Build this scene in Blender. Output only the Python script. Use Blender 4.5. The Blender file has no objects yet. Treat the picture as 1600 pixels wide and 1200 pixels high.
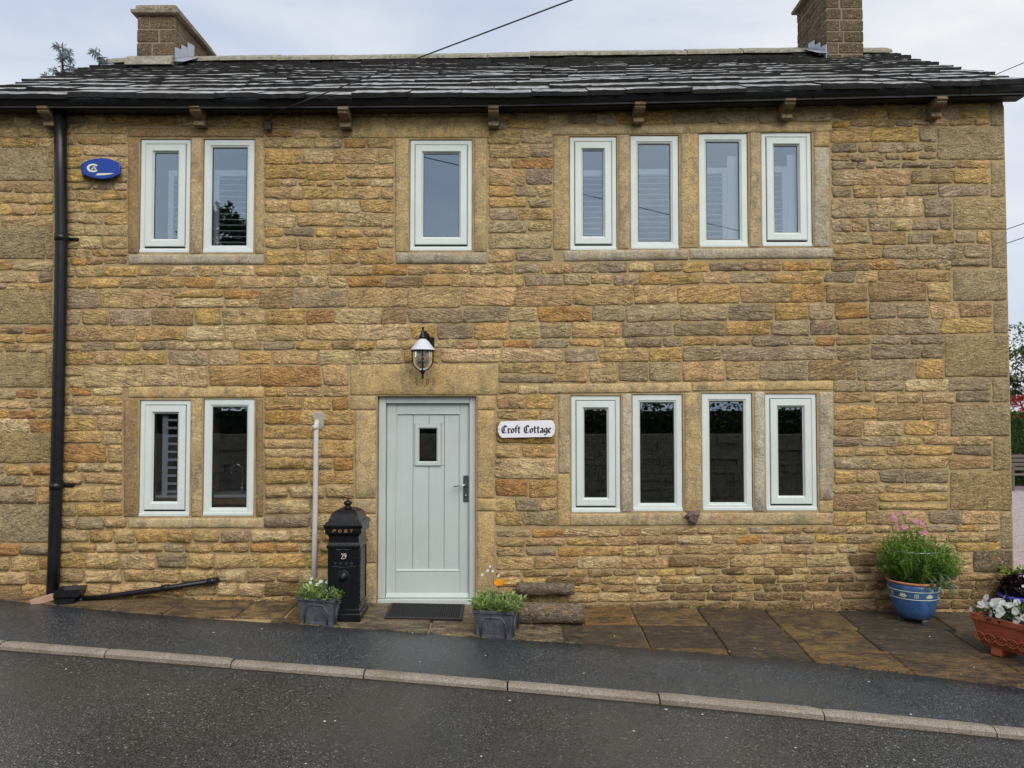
import bpy, bmesh, math, random
from mathutils import Vector, Matrix, noise

random.seed(7)
R = math.radians
scene = bpy.context.scene
COL = scene.collection

# ------------------------------------------------------------------ camera
CAMY, CZ, F = -7.5, 1.9, 1202.0
PITCH = R(1.86)
cam = bpy.data.cameras.new('camera')
cam.sensor_width = 36.0
cam.lens = 36.0 * F / 1600.0
cam.clip_start = 0.05
cam.clip_end = 2000
cam_ob = bpy.data.objects.new('camera', cam)
cam_ob.location = (0, CAMY, CZ)
cam_ob.rotation_euler = (math.pi / 2 + PITCH, 0, 0)
COL.objects.link(cam_ob)
scene.camera = cam_ob

# ------------------------------------------------------------------ sky, sun, exposure
SUN_EL, SUN_AZ = R(43), R(160)          # azimuth clockwise from +Y
w = bpy.data.worlds.new('World')
scene.world = w
w.use_nodes = True
nt = w.node_tree
nt.nodes.clear()
def wn(t, **k):
    n = nt.nodes.new(t)
    for a, b in k.items():
        setattr(n, a, b)
    return n
sky = wn('ShaderNodeTexSky', sky_type='NISHITA', sun_disc=False, sun_elevation=SUN_EL, sun_rotation=SUN_AZ, air_density=1.0, dust_density=2.0)
tc = wn('ShaderNodeTexCoord')
mp = wn('ShaderNodeMapping')
mp.inputs['Scale'].default_value = (1.0, 1.0, 2.6)
nz = wn('ShaderNodeTexNoise')
nz.inputs['Scale'].default_value = 3.0
nz.inputs['Detail'].default_value = 5
nz.inputs['Roughness'].default_value = 0.5
nz.inputs['Distortion'].default_value = 0.4
rp = wn('ShaderNodeValToRGB')
rp.color_ramp.elements[0].position = 0.32
rp.color_ramp.elements[0].color = (0.62, 0.70, 0.86, 1)
rp.color_ramp.elements[1].position = 0.72
rp.color_ramp.elements[1].color = (1.0, 1.0, 1.0, 1)
sc_ = wn('ShaderNodeVectorMath', operation='SCALE')
sc_.inputs['Scale'].default_value = 5.9
mx = wn('ShaderNodeMix', data_type='RGBA')
mx.inputs['Factor'].default_value = 0.9
bg = wn('ShaderNodeBackground')
bg.inputs['Strength'].default_value = 0.1
out = wn('ShaderNodeOutputWorld')
nt.links.new(tc.outputs['Generated'], mp.inputs['Vector'])
nt.links.new(mp.outputs[0], nz.inputs['Vector'])
nt.links.new(nz.outputs['Fac'], rp.inputs[0])
nt.links.new(rp.outputs[0], sc_.inputs[0])
nt.links.new(sky.outputs[0], mx.inputs['A'])
nt.links.new(sc_.outputs[0], mx.inputs['B'])
nt.links.new(mx.outputs['Result'], bg.inputs[0])
nt.links.new(bg.outputs[0], out.inputs[0])

sun = bpy.data.lights.new('sun', 'SUN')
sun.energy = 1.5
sun.angle = R(45)
sun.color = (1.0, 0.96, 0.9)
so = bpy.data.objects.new('sun', sun)
sd = Vector((math.sin(SUN_AZ) * math.cos(SUN_EL), math.cos(SUN_AZ) * math.cos(SUN_EL), math.sin(SUN_EL)))
so.rotation_euler = sd.to_track_quat('Z', 'Y').to_euler()
so.location = sd * 30
COL.objects.link(so)

scene.view_settings.view_transform = 'Standard'
scene.view_settings.look = 'None'
scene.view_settings.gamma = 1
scene.view_settings.use_curve_mapping = False
scene.view_settings.exposure = 0.7
scene.cycles.max_bounces = 6
scene.cycles.transparent_max_bounces = 8
scene.cycles.diffuse_bounces = 3
scene.cycles.glossy_bounces = 3
scene.cycles.caustics_reflective = False
scene.cycles.caustics_refractive = False
scene.cycles.use_adaptive_sampling = True
scene.cycles.adaptive_threshold = 0.02
scene.cycles.use_denoising = True

# ------------------------------------------------------------------ geometry helpers
cP, sP = math.cos(PITCH), math.sin(PITCH)
def ray(px, py):
    u, v = (px - 800) / F, (600 - py) / F
    return Vector((u, cP - sP * v, sP + cP * v))
def at(px, py, Y=0.0):
    d = ray(px, py)
    t = (Y - CAMY) / d.y
    return Vector((d.x * t, Y, CZ + d.z * t))
def rect(x0, x1, y0, y1, Y=0.0):
    my, mxx = (y0 + y1) / 2, (x0 + x1) / 2
    return (at(x0, my, Y).x, at(x1, my, Y).x, at(mxx, y1, Y).z, at(mxx, y0, Y).z)
def sstep(a, b, x):
    t = min(1, max(0, (x - a) / (b - a)))
    return t * t * (3 - 2 * t)
def H(x, y):
    """height of the ground"""
    xx = max(-14, min(14, x))
    z = 0.014 - 0.0175 * xx
    if y < 0:
        z -= 0.08 * min(-y, 3.0)
        if y < -3.0:
            z -= 0.02 * min(-y - 3.0, 6.0)
    return z
def ghit(px, py, dz=0.0):
    d = ray(px, py)
    t = 3.0
    for _ in range(60):
        p = Vector((0, CAMY, CZ)) + d * t
        g = H(p.x, p.y) + dz
        t += (p.z - g) / (-d.z + 0.08 * d.y)
    p = Vector((0, CAMY, CZ)) + d * t
    return p

def mk(name, V, Fc, mat=None, parent=None, smooth=False, tint=None):
    me = bpy.data.meshes.new(name)
    me.from_pydata([tuple(v) for v in V], [], Fc)
    if smooth:
        me.polygons.foreach_set('use_smooth', [True] * len(me.polygons))
    if tint is not None:
        a = me.attributes.new('tint', 'FLOAT_COLOR', 'POINT')
        n = len(V)
        if len(tint) == n and not isinstance(tint[0], float):
            buf = [c for t in tint for c in t]
        else:
            buf = list(tint) * n
        a.data.foreach_set('color', buf)
    if mat:
        me.materials.append(mat)
    o = bpy.data.objects.new(name, me)
    COL.objects.link(o)
    if parent:
        o.parent = parent
    return o
def from_bm(name, bm, mat=None, parent=None, smooth=False, tint=None):
    bmesh.ops.recalc_face_normals(bm, faces=bm.faces[:])
    me = bpy.data.meshes.new(name)
    bm.to_mesh(me)
    bm.free()
    if smooth:
        me.polygons.foreach_set('use_smooth', [True] * len(me.polygons))
    if tint is not None:
        a = me.attributes.new('tint', 'FLOAT_COLOR', 'POINT')
        a.data.foreach_set('color', list(tint) * len(me.vertices))
    if mat:
        me.materials.append(mat)
    o = bpy.data.objects.new(name, me)
    COL.objects.link(o)
    if parent:
        o.parent = parent
    return o
def empty(name, loc=(0, 0, 0), rz=0.0):
    o = bpy.data.objects.new(name, None)
    o.location = loc
    o.rotation_euler = (0, 0, rz)
    o.empty_display_size = 0.1
    COL.objects.link(o)
    return o
def tag(o, label, cat, group=None):
    o['label'] = label
    o['category'] = cat
    if group:
        o['group'] = group
    return o
def structure(o):
    o['kind'] = 'structure'
    return o
def link_copy(o, parent, loc=None, rot=None, scale=None, name=None):
    c = o.copy()
    if name:
        c.name = name
    COL.objects.link(c)
    c.parent = parent
    if loc is not None:
        c.location = loc
    if rot is not None:
        c.rotation_euler = rot
    if scale is not None:
        c.scale = scale
    return c

class MB:
    """collects several shapes into one mesh"""
    def __init__(s):
        s.V, s.F = [], []
    def add(s, V, Fc):
        b = len(s.V)
        s.V += [Vector(v) for v in V]
        s.F += [tuple(i + b for i in f) for f in Fc]
        return s
    def box(s, x0, x1, y0, y1, z0, z1, b=0.0):
        if b <= 0:
            V = [(x, y, z) for x in (x0, x1) for y in (y0, y1) for z in (z0, z1)]
            return s.add(V, [(0, 1, 3, 2), (4, 6, 7, 5), (0, 4, 5, 1), (2, 3, 7, 6), (0, 2, 6, 4), (1, 5, 7, 3)])
        bm = bmesh.new()
        bmesh.ops.create_cube(bm, size=1)
        for v in bm.verts:
            v.co = Vector((x0 + (v.co.x + .5) * (x1 - x0), y0 + (v.co.y + .5) * (y1 - y0), z0 + (v.co.z + .5) * (z1 - z0)))
        bmesh.ops.bevel(bm, geom=bm.edges[:] , offset=b, segments=1, affect='EDGES')
        bm.verts.index_update()
        V = [v.co.copy() for v in bm.verts]
        Fc = [tuple(v.index for v in f.verts) for f in bm.faces]
        bm.free()
        return s.add(V, Fc)
    def loft(s, loops, cap0=True, cap1=True, closed=True):
        n = len(loops[0])
        V = [p for l in loops for p in l]
        Fc = []
        for i in range(len(loops) - 1):
            for j in range(n if closed else n - 1):
                k = (j + 1) % n
                Fc.append((i * n + j, i * n + k, (i + 1) * n + k, (i + 1) * n + j))
        if cap0:
            Fc.append(tuple(range(n - 1, -1, -1)))
        if cap1:
            Fc.append(tuple((len(loops) - 1) * n + j for j in range(n)))
        return s.add(V, Fc)
    def lathe(s, prof, n=16, c=(0, 0, 0), cap=True, wob=0.0):
        loops = []
        for r, z in prof:
            loops.append([Vector((c[0] + r * math.cos(2 * math.pi * j / n), c[1] + r * math.sin(2 * math.pi * j / n), c[2] + z)) for j in range(n)])
        return s.loft(loops, cap, cap)
    def tube(s, pts, r, n=8, rs=None):
        pts = [Vector(p) for p in pts]
        loops = []
        up = Vector((0, 0, 1))
        prev = None
        for i, p in enumerate(pts):
            a = pts[max(0, i - 1)]
            b = pts[min(len(pts) - 1, i + 1)]
            t = (b - a).normalized()
            if prev is None:
                u = t.cross(up if abs(t.z) < .9 else Vector((1, 0, 0))).normalized()
            else:
                u = (prev - t * prev.dot(t)).normalized()
            prev = u
            v = t.cross(u)
            rr = rs[i] if rs else r
            loops.append([p + (u * math.cos(2 * math.pi * j / n) + v * math.sin(2 * math.pi * j / n)) * rr for j in range(n)])
        return s.loft(loops)
    def ring(s, x0, x1, z0, z1, prof):
        """rectangular frame in the XZ plane; prof is a list of (inset, y)"""
        loops = [[Vector((x0 + i, y, z0 + i)), Vector((x1 - i, y, z0 + i)), Vector((x1 - i, y, z1 - i)), Vector((x0 + i, y, z1 - i))] for i, y in prof]
        loops.append(loops[0])
        return s.loft(loops, False, False)
    def obj(s, name, mat, parent=None, smooth=False, tint=None):
        return mk(name, s.V, s.F, mat, parent, smooth, tint)

def fix_normals(o):
    bm = bmesh.new()
    bm.from_mesh(o.data)
    bmesh.ops.recalc_face_normals(bm, faces=bm.faces[:])
    bm.to_mesh(o.data)
    bm.free()
    return o

# ------------------------------------------------------------------ materials
class NT:
    def __init__(s, name):
        s.m = bpy.data.materials.new(name)
        s.m.use_nodes = True
        s.t = s.m.node_tree
        s.t.nodes.clear()
        s.out = s.n('ShaderNodeOutputMaterial')
        s.p = s.n('ShaderNodeBsdfPrincipled')
        s.l(s.p.outputs[0], s.out.inputs[0])
        s.pos = s.n('ShaderNodeNewGeometry').outputs['Position']
    def n(s, t, **k):
        nd = s.t.nodes.new(t)
        for a, b in k.items():
            setattr(nd, a, b)
        return nd
    def l(s, a, b):
        s.t.links.new(a, b)
    def noise(s, scale, detail=4, rough=0.55, vec=None, stretch=None, dist=0.0, off=None):
        nd = s.n('ShaderNodeTexNoise')
        nd.inputs['Scale'].default_value = scale
        nd.inputs['Detail'].default_value = detail
        nd.inputs['Roughness'].default_value = rough
        nd.inputs['Distortion'].default_value = dist
        v = vec or s.pos
        if stretch or off:
            m = s.n('ShaderNodeMapping')
            if stretch:
                m.inputs['Scale'].default_value = stretch
            if off:
                m.inputs['Location'].default_value = off
            s.l(v, m.inputs['Vector'])
            v = m.outputs[0]
        s.l(v, nd.inputs['Vector'])
        return nd.outputs['Fac']
    def voro(s, scale, feature='F1', out='Distance', stretch=None):
        nd = s.n('ShaderNodeTexVoronoi', feature=feature)
        nd.inputs['Scale'].default_value = scale
        v = s.pos
        if stretch:
            m = s.n('ShaderNodeMapping')
            m.inputs['Scale'].default_value = stretch
            s.l(v, m.inputs['Vector'])
            v = m.outputs[0]
        s.l(v, nd.inputs['Vector'])
        return nd.outputs[out]
    def rng(s, x, a, b, c=0.0, d=1.0):
        nd = s.n('ShaderNodeMapRange')
        for k, v in (('From Min', a), ('From Max', b), ('To Min', c), ('To Max', d)):
            nd.inputs[k].default_value = v
        s.l(x, nd.inputs['Value'])
        return nd.outputs[0]
    def math(s, op, a, b=None):
        nd = s.n('ShaderNodeMath', operation=op)
        for i, x in enumerate((a, b)):
            if x is None:
                continue
            if isinstance(x, (int, float)):
                nd.inputs[i].default_value = x
            else:
                s.l(x, nd.inputs[i])
        return nd.outputs[0]
    def mix(s, fac, a, b, mode='MIX'):
        nd = s.n('ShaderNodeMix', data_type='RGBA', blend_type=mode)
        for k, x in (('Factor', fac), ('A', a), ('B', b)):
            if isinstance(x, (int, float)):
                nd.inputs[k].default_value = x
            elif isinstance(x, tuple):
                nd.inputs[k].default_value = (*x[:3], 1)
            else:
                s.l(x, nd.inputs[k])
        return nd.outputs['Result']
    def bump(s, h, strength, dist=0.01, normal=None):
        nd = s.n('ShaderNodeBump')
        nd.inputs['Strength'].default_value = strength
        nd.inputs['Distance'].default_value = dist
        s.l(h, nd.inputs['Height'])
        if normal:
            s.l(normal, nd.inputs['Normal'])
        return nd.outputs[0]
    def set(s, **k):
        for a, b in k.items():
            a = a.replace('_', ' ')
            if isinstance(b, tuple):
                s.p.inputs[a].default_value = (*b[:3], 1)
            elif isinstance(b, (int, float)):
                s.p.inputs[a].default_value = b
            else:
                s.l(b, s.p.inputs[a])
        return s.m

def plain(name, col, rough=0.5, metal=0.0, var=0.12, scale=18, bump=0.0, bscale=60, spec=0.5):
    t = NT(name)
    n = t.noise(scale, 4)
    c = t.mix(n, tuple(x * (1 - var) for x in col), tuple(min(1, x * (1 + var)) for x in col))
    t.set(Base_Color=c, Roughness=t.rng(t.noise(scale * 2.3, 3), .3, .7, max(.02, rough - .08), min(1, rough + .08)), Metallic=metal, Specular_IOR_Level=spec)
    if bump:
        t.set(Normal=t.bump(t.noise(bscale, 4), bump, 0.004))
    return t.m

def stone_mat(name, grain=1.0, strata=1.0, tooled=False, rough=.85):
    t = NT(name)
    at_ = t.n('ShaderNodeAttribute', attribute_name='tint')
    a, own = at_.outputs['Color'], at_.outputs['Alpha']
    cb = t.n('ShaderNodeCombineXYZ')
    t.l(t.math('MULTIPLY', own, 37.0), cb.inputs[1])
    va = t.n('ShaderNodeVectorMath', operation='ADD')
    t.l(t.pos, va.inputs[0])
    t.l(cb.outputs[0], va.inputs[1])
    vr = t.n('ShaderNodeVectorRotate', rotation_type='Y_AXIS')
    t.l(va.outputs[0], vr.inputs['Vector'])
    t.l(t.math('MULTIPLY', t.math('SUBTRACT', own, .5), .75), vr.inputs['Angle'])
    sv_ = vr.outputs[0]
    big = t.noise(9, 3, .65, vec=sv_)
    iron = t.noise(10 if not tooled else 5, 4, .7, stretch=(1, 1, 1.6 if not tooled else .7), off=(3.1, 7.7, 1.3), dist=.8, vec=sv_)
    soot = t.noise(7, 4, .75, stretch=(.9, 1, 1.3 if not tooled else .5), off=(11, 2, 5))
    stain = t.noise(1.5, 5, .7, stretch=(1.5, 1, .6), off=(4, 4, 17))
    fine = t.noise(60, 3, .75)
    mid = t.noise(21, 4, .72, stretch=(.75, 1, 1.25), dist=.7, vec=sv_)
    lay = t.noise(7, 4, .7, stretch=(.8, 1.0, 4.2), dist=1.2, vec=sv_)
    c = t.mix(1.0, a, t.mix(t.rng(big, .25, .75), (.80, .78, .76), (1.28, 1.24, 1.15)), 'MULTIPLY')
    c = t.mix(t.rng(iron, .55, .74, 0, .6), c, (.44, .225, .065))
    c = t.mix(t.rng(soot, .55 if not tooled else .50, .74 if not tooled else .68, 0, .5 if not tooled else .72), c, (.17, .145, .115))
    c = t.mix(t.rng(stain, .52, .70, 0, .40), c, (.17, .135, .09))
    c = t.mix(1.0, c, t.mix(t.rng(fine, .28, .72), (.66, .64, .60), (1.5, 1.5, 1.5)), 'MULTIPLY')
    # dark grit and pale worn grain scattered over the weathered face
    c = t.mix(t.rng(t.noise(44, 3, .75, stretch=(.55, 1, 1.4), off=(1, 2, 9)), .55, .66, 0, .62 if not tooled else .34), c, (.10, .066, .032))
    c = t.mix(t.rng(t.noise(40, 3, .7, off=(5, 5, 5)), .55, .70, 0, .6 if not tooled else .25), c, (.74, .59, .36))
    if not tooled:
        # bedding cracks of the split face
        crack = t.math('ABSOLUTE', t.math('SUBTRACT', lay, .5))
        cf = t.math('MULTIPLY', t.rng(crack, .0, .034, .9 * min(1, strata * 1.3), 0), t.rng(t.noise(5, 2, off=(2, 6, 3)), .42, .6))
        c = t.mix(cf, c, (.075, .048, .022))
    own2 = t.math('FRACT', t.math('MULTIPLY', own, 7.31))
    h = t.math('ADD', t.math('MULTIPLY', fine, .6 * grain), t.math('MULTIPLY', mid, t.rng(own2, 0, 1, 1.9 * grain, .8 * grain)))
    h = t.math('ADD', h, t.math('MULTIPLY', lay, t.rng(own2, 0, 1, .7 * strata, 2.5 * strata)))
    t.set(Base_Color=c, Roughness=rough, Specular_IOR_Level=.25, Normal=t.bump(h, 1.0, .032 if not tooled else .010))
    return t.m
M = {}
M['stone'] = stone_mat('gritstone', 1.0, 1.0)
M['dressed'] = stone_mat('dressed_gritstone', .9, .18, True)
M['quoin'] = stone_mat('quoin_gritstone', 1.25, .35)

def mortar_mat():
    t = NT('lime_mortar')
    n = t.noise(6, 5, .6)
    f = t.noise(90, 5, .7)
    c = t.mix(t.rng(n, .3, .7), (.34, .24, .12), (.50, .375, .20))
    c = t.mix(1.0, c, t.mix(f, (.7, .7, .7), (1.25, 1.25, 1.25)), 'MULTIPLY')
    c = t.mix(t.rng(t.noise(2.2, 4, .6, off=(4, 1, 8)), .54, .72, 0, .5), c, (.24, .18, .11))
    h = t.math('ADD', f, t.math('MULTIPLY', t.noise(22, 4), 1.5))
    return t.set(Base_Color=c, Roughness=.95, Specular_IOR_Level=.2, Normal=t.bump(h, .7, .012))
M['mortar'] = mortar_mat()

def slate_mat():
    t = NT('stone_slate')
    a = t.n('ShaderNodeAttribute', attribute_name='tint').outputs['Color']
    f = t.noise(40, 5, .7)
    lichen_sheen = t.noise(15, 6, .75, stretch=(.6, 1, 1))
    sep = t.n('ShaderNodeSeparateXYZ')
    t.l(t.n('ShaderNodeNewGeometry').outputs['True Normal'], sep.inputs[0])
    up = t.rng(sep.outputs[2], .55, .8)                       # lichen plus sky sheen painted pale into upward faces, edges left dark
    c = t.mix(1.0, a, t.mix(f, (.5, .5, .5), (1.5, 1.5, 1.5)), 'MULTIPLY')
    pale = t.mix(t.rng(lichen_sheen, .40, .58), (.10, .098, .09), (.50, .50, .49))
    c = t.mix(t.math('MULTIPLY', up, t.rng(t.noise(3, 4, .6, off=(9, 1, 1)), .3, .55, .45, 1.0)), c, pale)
    h = t.math('ADD', f, t.math('MULTIPLY', t.noise(14, 4), 2.0))
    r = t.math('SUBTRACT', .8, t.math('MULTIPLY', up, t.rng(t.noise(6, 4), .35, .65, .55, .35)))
    return t.set(Base_Color=c, Roughness=r, Specular_IOR_Level=.4, Normal=t.bump(h, .5, .012))
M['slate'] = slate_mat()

def paint_mat(name, col, rough=.38):
    t = NT(name)
    n = t.noise(3.0, 4)
    c = t.mix(t.rng(n, .3, .7), tuple(x * .95 for x in col), tuple(x * 1.03 for x in col))
    c = t.mix(t.rng(t.noise(30, 4, .7), .60, .8, 0, .3), c, tuple(x * .7 for x in col))
    c = t.mix(t.rng(t.noise(26, 4, .65, stretch=(1, 1, .08)), .52, .75, 0, .22), c, tuple(x * y for x, y in zip(col, (.72, .70, .64))))
    return t.set(Base_Color=c, Roughness=t.rng(t.noise(20, 3), .3, .7, rough - .06, rough + .1), Normal=t.bump(t.noise(140, 3), .06, .002))
M['frame'] = paint_mat('sage_frame_paint', (.66, .71, .675))
M['door'] = paint_mat('sage_door_paint', (.51, .56, .54))
M['white'] = paint_mat('white_paint', (.84, .85, .86))
M['gasket'] = plain('rubber_gasket', (.02, .02, .02), .6)

def glass_mat(name, fac, tintc=(.9, .93, .93), refl=(.9, .95, 1.0)):
    t = NT(name)
    t.t.nodes.remove(t.p)
    tr = t.n('ShaderNodeBsdfTransparent')
    tr.inputs[0].default_value = (*tintc, 1)
    gl = t.n('ShaderNodeBsdfGlossy')
    gl.inputs['Color'].default_value = (*refl, 1)
    gl.inputs['Roughness'].default_value = 0.0
    m = t.n('ShaderNodeMixShader')
    fr = t.n('ShaderNodeFresnel')
    fr.inputs['IOR'].default_value = 1.5
    f = t.math('ADD', fr.outputs[0], fac)
    t.l(f, m.inputs[0])
    t.l(tr.outputs[0], m.inputs[1])
    t.l(gl.outputs[0], m.inputs[2])
    t.l(m.outputs[0], t.out.inputs[0])
    b = t.bump(t.noise(1.6, 2), .02, .02)
    t.l(b, gl.inputs['Normal'])
    return t.m
M['glass'] = glass_mat('window_glass', .165, (.9, .93, .95), (.76, .89, 1.0))
M['lamp_glass'] = glass_mat('lamp_glass', .03, (.96, .96, .94))

M['black_metal'] = plain('black_cast_iron', (.007, .0075, .009), .30, 0.0, .3, 12, .15, 80, .32)
M['black_plastic'] = plain('black_upvc', (.010, .011, .014), .32, 0, .25, 6, .03, 60, .35)
M['lit_iron'] = plain('lit_black_iron', (.05, .05, .052), .32, .3, .4, 40)  # lighter iron: light caught by raised ornament put into the colour
M['chimney_mortar'] = plain('sooty_mortar', (.23, .185, .13), .95, 0, .35, 14, .6, 60)
M['fascia'] = plain('fascia_board', (.012, .012, .013), .6)
M['lead'] = plain('lead_flashing', (.40, .43, .48), .4, .3, .25, 10, .2, 30)
M['ridge'] = None
M['steel'] = plain('brushed_steel', (.55, .56, .58), .25, 1.0)
M['grey_metal'] = plain('handle_plate', (.10, .12, .125), .35, .6)
M['galv'] = plain('lamp_shade_enamel', (.62, .65, .70), .3, .0)
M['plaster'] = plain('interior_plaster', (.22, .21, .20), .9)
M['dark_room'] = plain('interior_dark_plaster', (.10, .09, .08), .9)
M['timber'] = plain('oak_worktop', (.33, .17, .07), .45)
M['upvc_white'] = plain('grey_white_conduit', (.56, .53, .50), .45, 0, .15, 9)
M['blue'] = plain('blue_plastic', (.006, .045, .30), .28)
M['cream'] = plain('cream_print', (.75, .72, .50), .5)
M['enamel'] = plain('white_enamel', (.80, .80, .84), .22, 0, .04)
M['ink'] = plain('black_enamel_ink', (.012, .012, .02), .35)
M['gold'] = plain('old_gold_paint', (.33, .20, .09), .45)
M['white_ink'] = plain('white_number_paint', (.72, .70, .62), .5)
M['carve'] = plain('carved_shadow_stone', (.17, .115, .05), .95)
M['terracotta'] = plain('terracotta', (.36, .088, .04), .75, 0, .3, 14, .5, 40)
M['terracotta_pale'] = plain('pale_terracotta', (.50, .22, .11), .8, 0, .2, 20)
M['brick'] = plain('fired_brick', (.40, .24, .18), .85, 0, .2, 20, .4)
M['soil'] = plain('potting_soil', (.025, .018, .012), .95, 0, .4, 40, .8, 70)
M['rubber'] = plain('mat_rubber', (.013, .013, .014), .55)
M['brown_metal'] = plain('rusted_brown_metal', (.055, .035, .028), .7)
M['ornament'] = plain('weathered_ornament', (.15, .095, .085), .6, 0, .7, 45, .6, 60)
M['cable'] = plain('cable_sheath', (.03, .03, .035), .6)
M['concrete'] = plain('concrete_patch', (.36, .33, .28), .95, 0, .25, 40, .8, 120)
M['wood_grey'] = plain('weathered_bench_timber', (.12, .10, .085), .7, 0, .3, 12)
def lead_planter_mat():
    t = NT('faux_lead_planter')
    n = t.noise(14, 6, .7, stretch=(1, 1, .6))
    c = t.mix(t.rng(n, .35, .75), (.042, .046, .055), (.135, .145, .165))
    c = t.mix(t.rng(t.noise(50, 4, .6), .6, .75, 0, .5), c, (.26, .27, .29))
    return t.set(Base_Color=c, Roughness=.5, Normal=t.bump(t.noise(40, 4), .2, .004))
M['planter'] = lead_planter_mat()
def blue_glaze():
    t = NT('blue_glaze')
    n = t.noise(11, 6, .7, stretch=(1, 1, .5))
    c = t.mix(t.rng(n, .35, .72), (.030, .085, .22), (.085, .19, .40))
    c = t.mix(t.rng(t.noise(26, 5, .7, stretch=(1, 1, .25)), .62, .74, 0, .55), c, (.32, .40, .50))
    return t.set(Base_Color=c, Roughness=.28, Normal=t.bump(t.noise(30, 3), .08, .004))
M['blue_glaze'] = blue_glaze()
M['violet_glaze'] = plain('violet_blue_glaze', (.055, .05, .42), .25, 0, .2, 12)

def leaf_mat(name, c1, c2, rough=.5, trans=.25):
    t = NT(name)
    n = t.noise(22, 3)
    oi = t.noise(5, 3, off=(3, 3, 3))
    c = t.mix(t.rng(n, .3, .7), c1, c2)
    c = t.mix(t.rng(oi, .3, .7, 0, .5), c, tuple(x * .6 for x in c1))
    t.set(Base_Color=c, Roughness=rough, Specular_IOR_Level=.35)
    tl = t.n('ShaderNodeBsdfTranslucent')
    t.l(c, tl.inputs[0])
    m = t.n('ShaderNodeMixShader')
    m.inputs[0].default_value = trans
    t.l(t.p.outputs[0], m.inputs[1])
    t.l(tl.outputs[0], m.inputs[2])
    t.l(m.outputs[0], t.out.inputs[0])
    return t.m
M['leaf_fresh'] = leaf_mat('fresh_green_leaf', (.20, .32, .06), (.48, .58, .24))
M['leaf_fern'] = leaf_mat('feathery_green_leaf', (.10, .23, .03), (.30, .46, .09))
M['leaf_silver'] = leaf_mat('grey_green_leaf', (.17, .25, .12), (.38, .46, .28))
M['leaf_dark'] = leaf_mat('dark_green_leaf', (.018, .055, .014), (.05, .11, .03))
M['leaf_tree'] = leaf_mat('tree_leaf', (.035, .085, .015), (.10, .17, .035))
M['leaf_conifer'] = leaf_mat('pale_conifer_needle', (.30, .34, .36), (.58, .62, .66))
M['leaf_red'] = leaf_mat('red_shrub_leaf', (.30, .025, .03), (.50, .08, .06))
M['leaf_lime'] = leaf_mat('lime_leaf', (.22, .30, .04), (.42, .48, .12))
M['leaf_purple'] = leaf_mat('dark_purple_leaf', (.018, .008, .012), (.05, .02, .03))
M['petal_white'] = leaf_mat('white_petal', (.78, .80, .78), (.88, .88, .86), .6, .3)
M['petal_pink'] = leaf_mat('pink_petal', (.60, .20, .36), (.75, .38, .48), .6, .3)
M['petal_orange'] = leaf_mat('orange_petal', (.85, .34, .01), (.95, .50, .02), .6, .3)
M['bark'] = plain('bark', (.08, .06, .045), .9, 0, .4, 20, .8)

def tarmac(name, base, light, wet, brown, agg=170):
    t = NT(name)
    v = t.voro(agg, out='Color')
    sep = t.n('ShaderNodeSeparateColor')
    t.l(v, sep.inputs[0])
    d = t.voro(agg)
    big = t.noise(.9, 5, .6)
    patch = t.noise(.55, 4, .6, off=(7, 3, 2), dist=.5)
    c = t.mix(t.rng(sep.outputs[0], .0, 1.0), tuple(x * .35 for x in base), tuple(x * 1.2 for x in light))
    c = t.mix(t.rng(d, .25, .6, 0, .8), c, tuple(x * .25 for x in base))
    c = t.mix(t.rng(sep.outputs[1], .978, .985, 0, .6), c, (.34, .33, .31))
    c = t.mix(1.0, c, t.mix(t.rng(big, .3, .7), (.75, .75, .75), (1.2, 1.2, 1.2)), 'MULTIPLY')
    c = t.mix(t.rng(patch, .48, .68, 0, .55), c, brown)
    h = t.math('ADD', t.math('MULTIPLY', d, -1.2), t.math('MULTIPLY', t.noise(60, 4), .8))
    r = t.rng(t.noise(.8, 5, .6, off=(2, 9, 4)), .40, .60, wet[0], wet[1])
    return t.set(Base_Color=c, Roughness=r, Specular_IOR_Level=.5, Normal=t.bump(h, .5, .005))
M['footpath'] = tarmac('wet_footpath_tarmac', (.058, .070, .082), (.115, .136, .155), (.20, .40), (.075, .078, .078), 120)
M['road'] = tarmac('wet_road_tarmac', (.046, .049, .049), (.112, .118, .117), (.14, .38), (.066, .062, .052), 100)

def kerb_mat():
    t = NT('concrete_kerb')
    v = t.voro(190, out='Color')
    sep = t.n('ShaderNodeSeparateColor')
    t.l(v, sep.inputs[0])
    n = t.noise(3.5, 5, .65)
    c = t.mix(sep.outputs[0], (.15, .125, .10), (.40, .345, .285))
    c = t.mix(t.rng(n, .45, .7, 0, .6), c, (.15, .115, .06))
    c = t.mix(t.rng(t.noise(11, 5, .7), .6, .75, 0, .5), c, (.10, .12, .05))
    return t.set(Base_Color=c, Roughness=.7, Normal=t.bump(t.noise(120, 4, .7), .6, .006))
M['kerb'] = kerb_mat()

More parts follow.
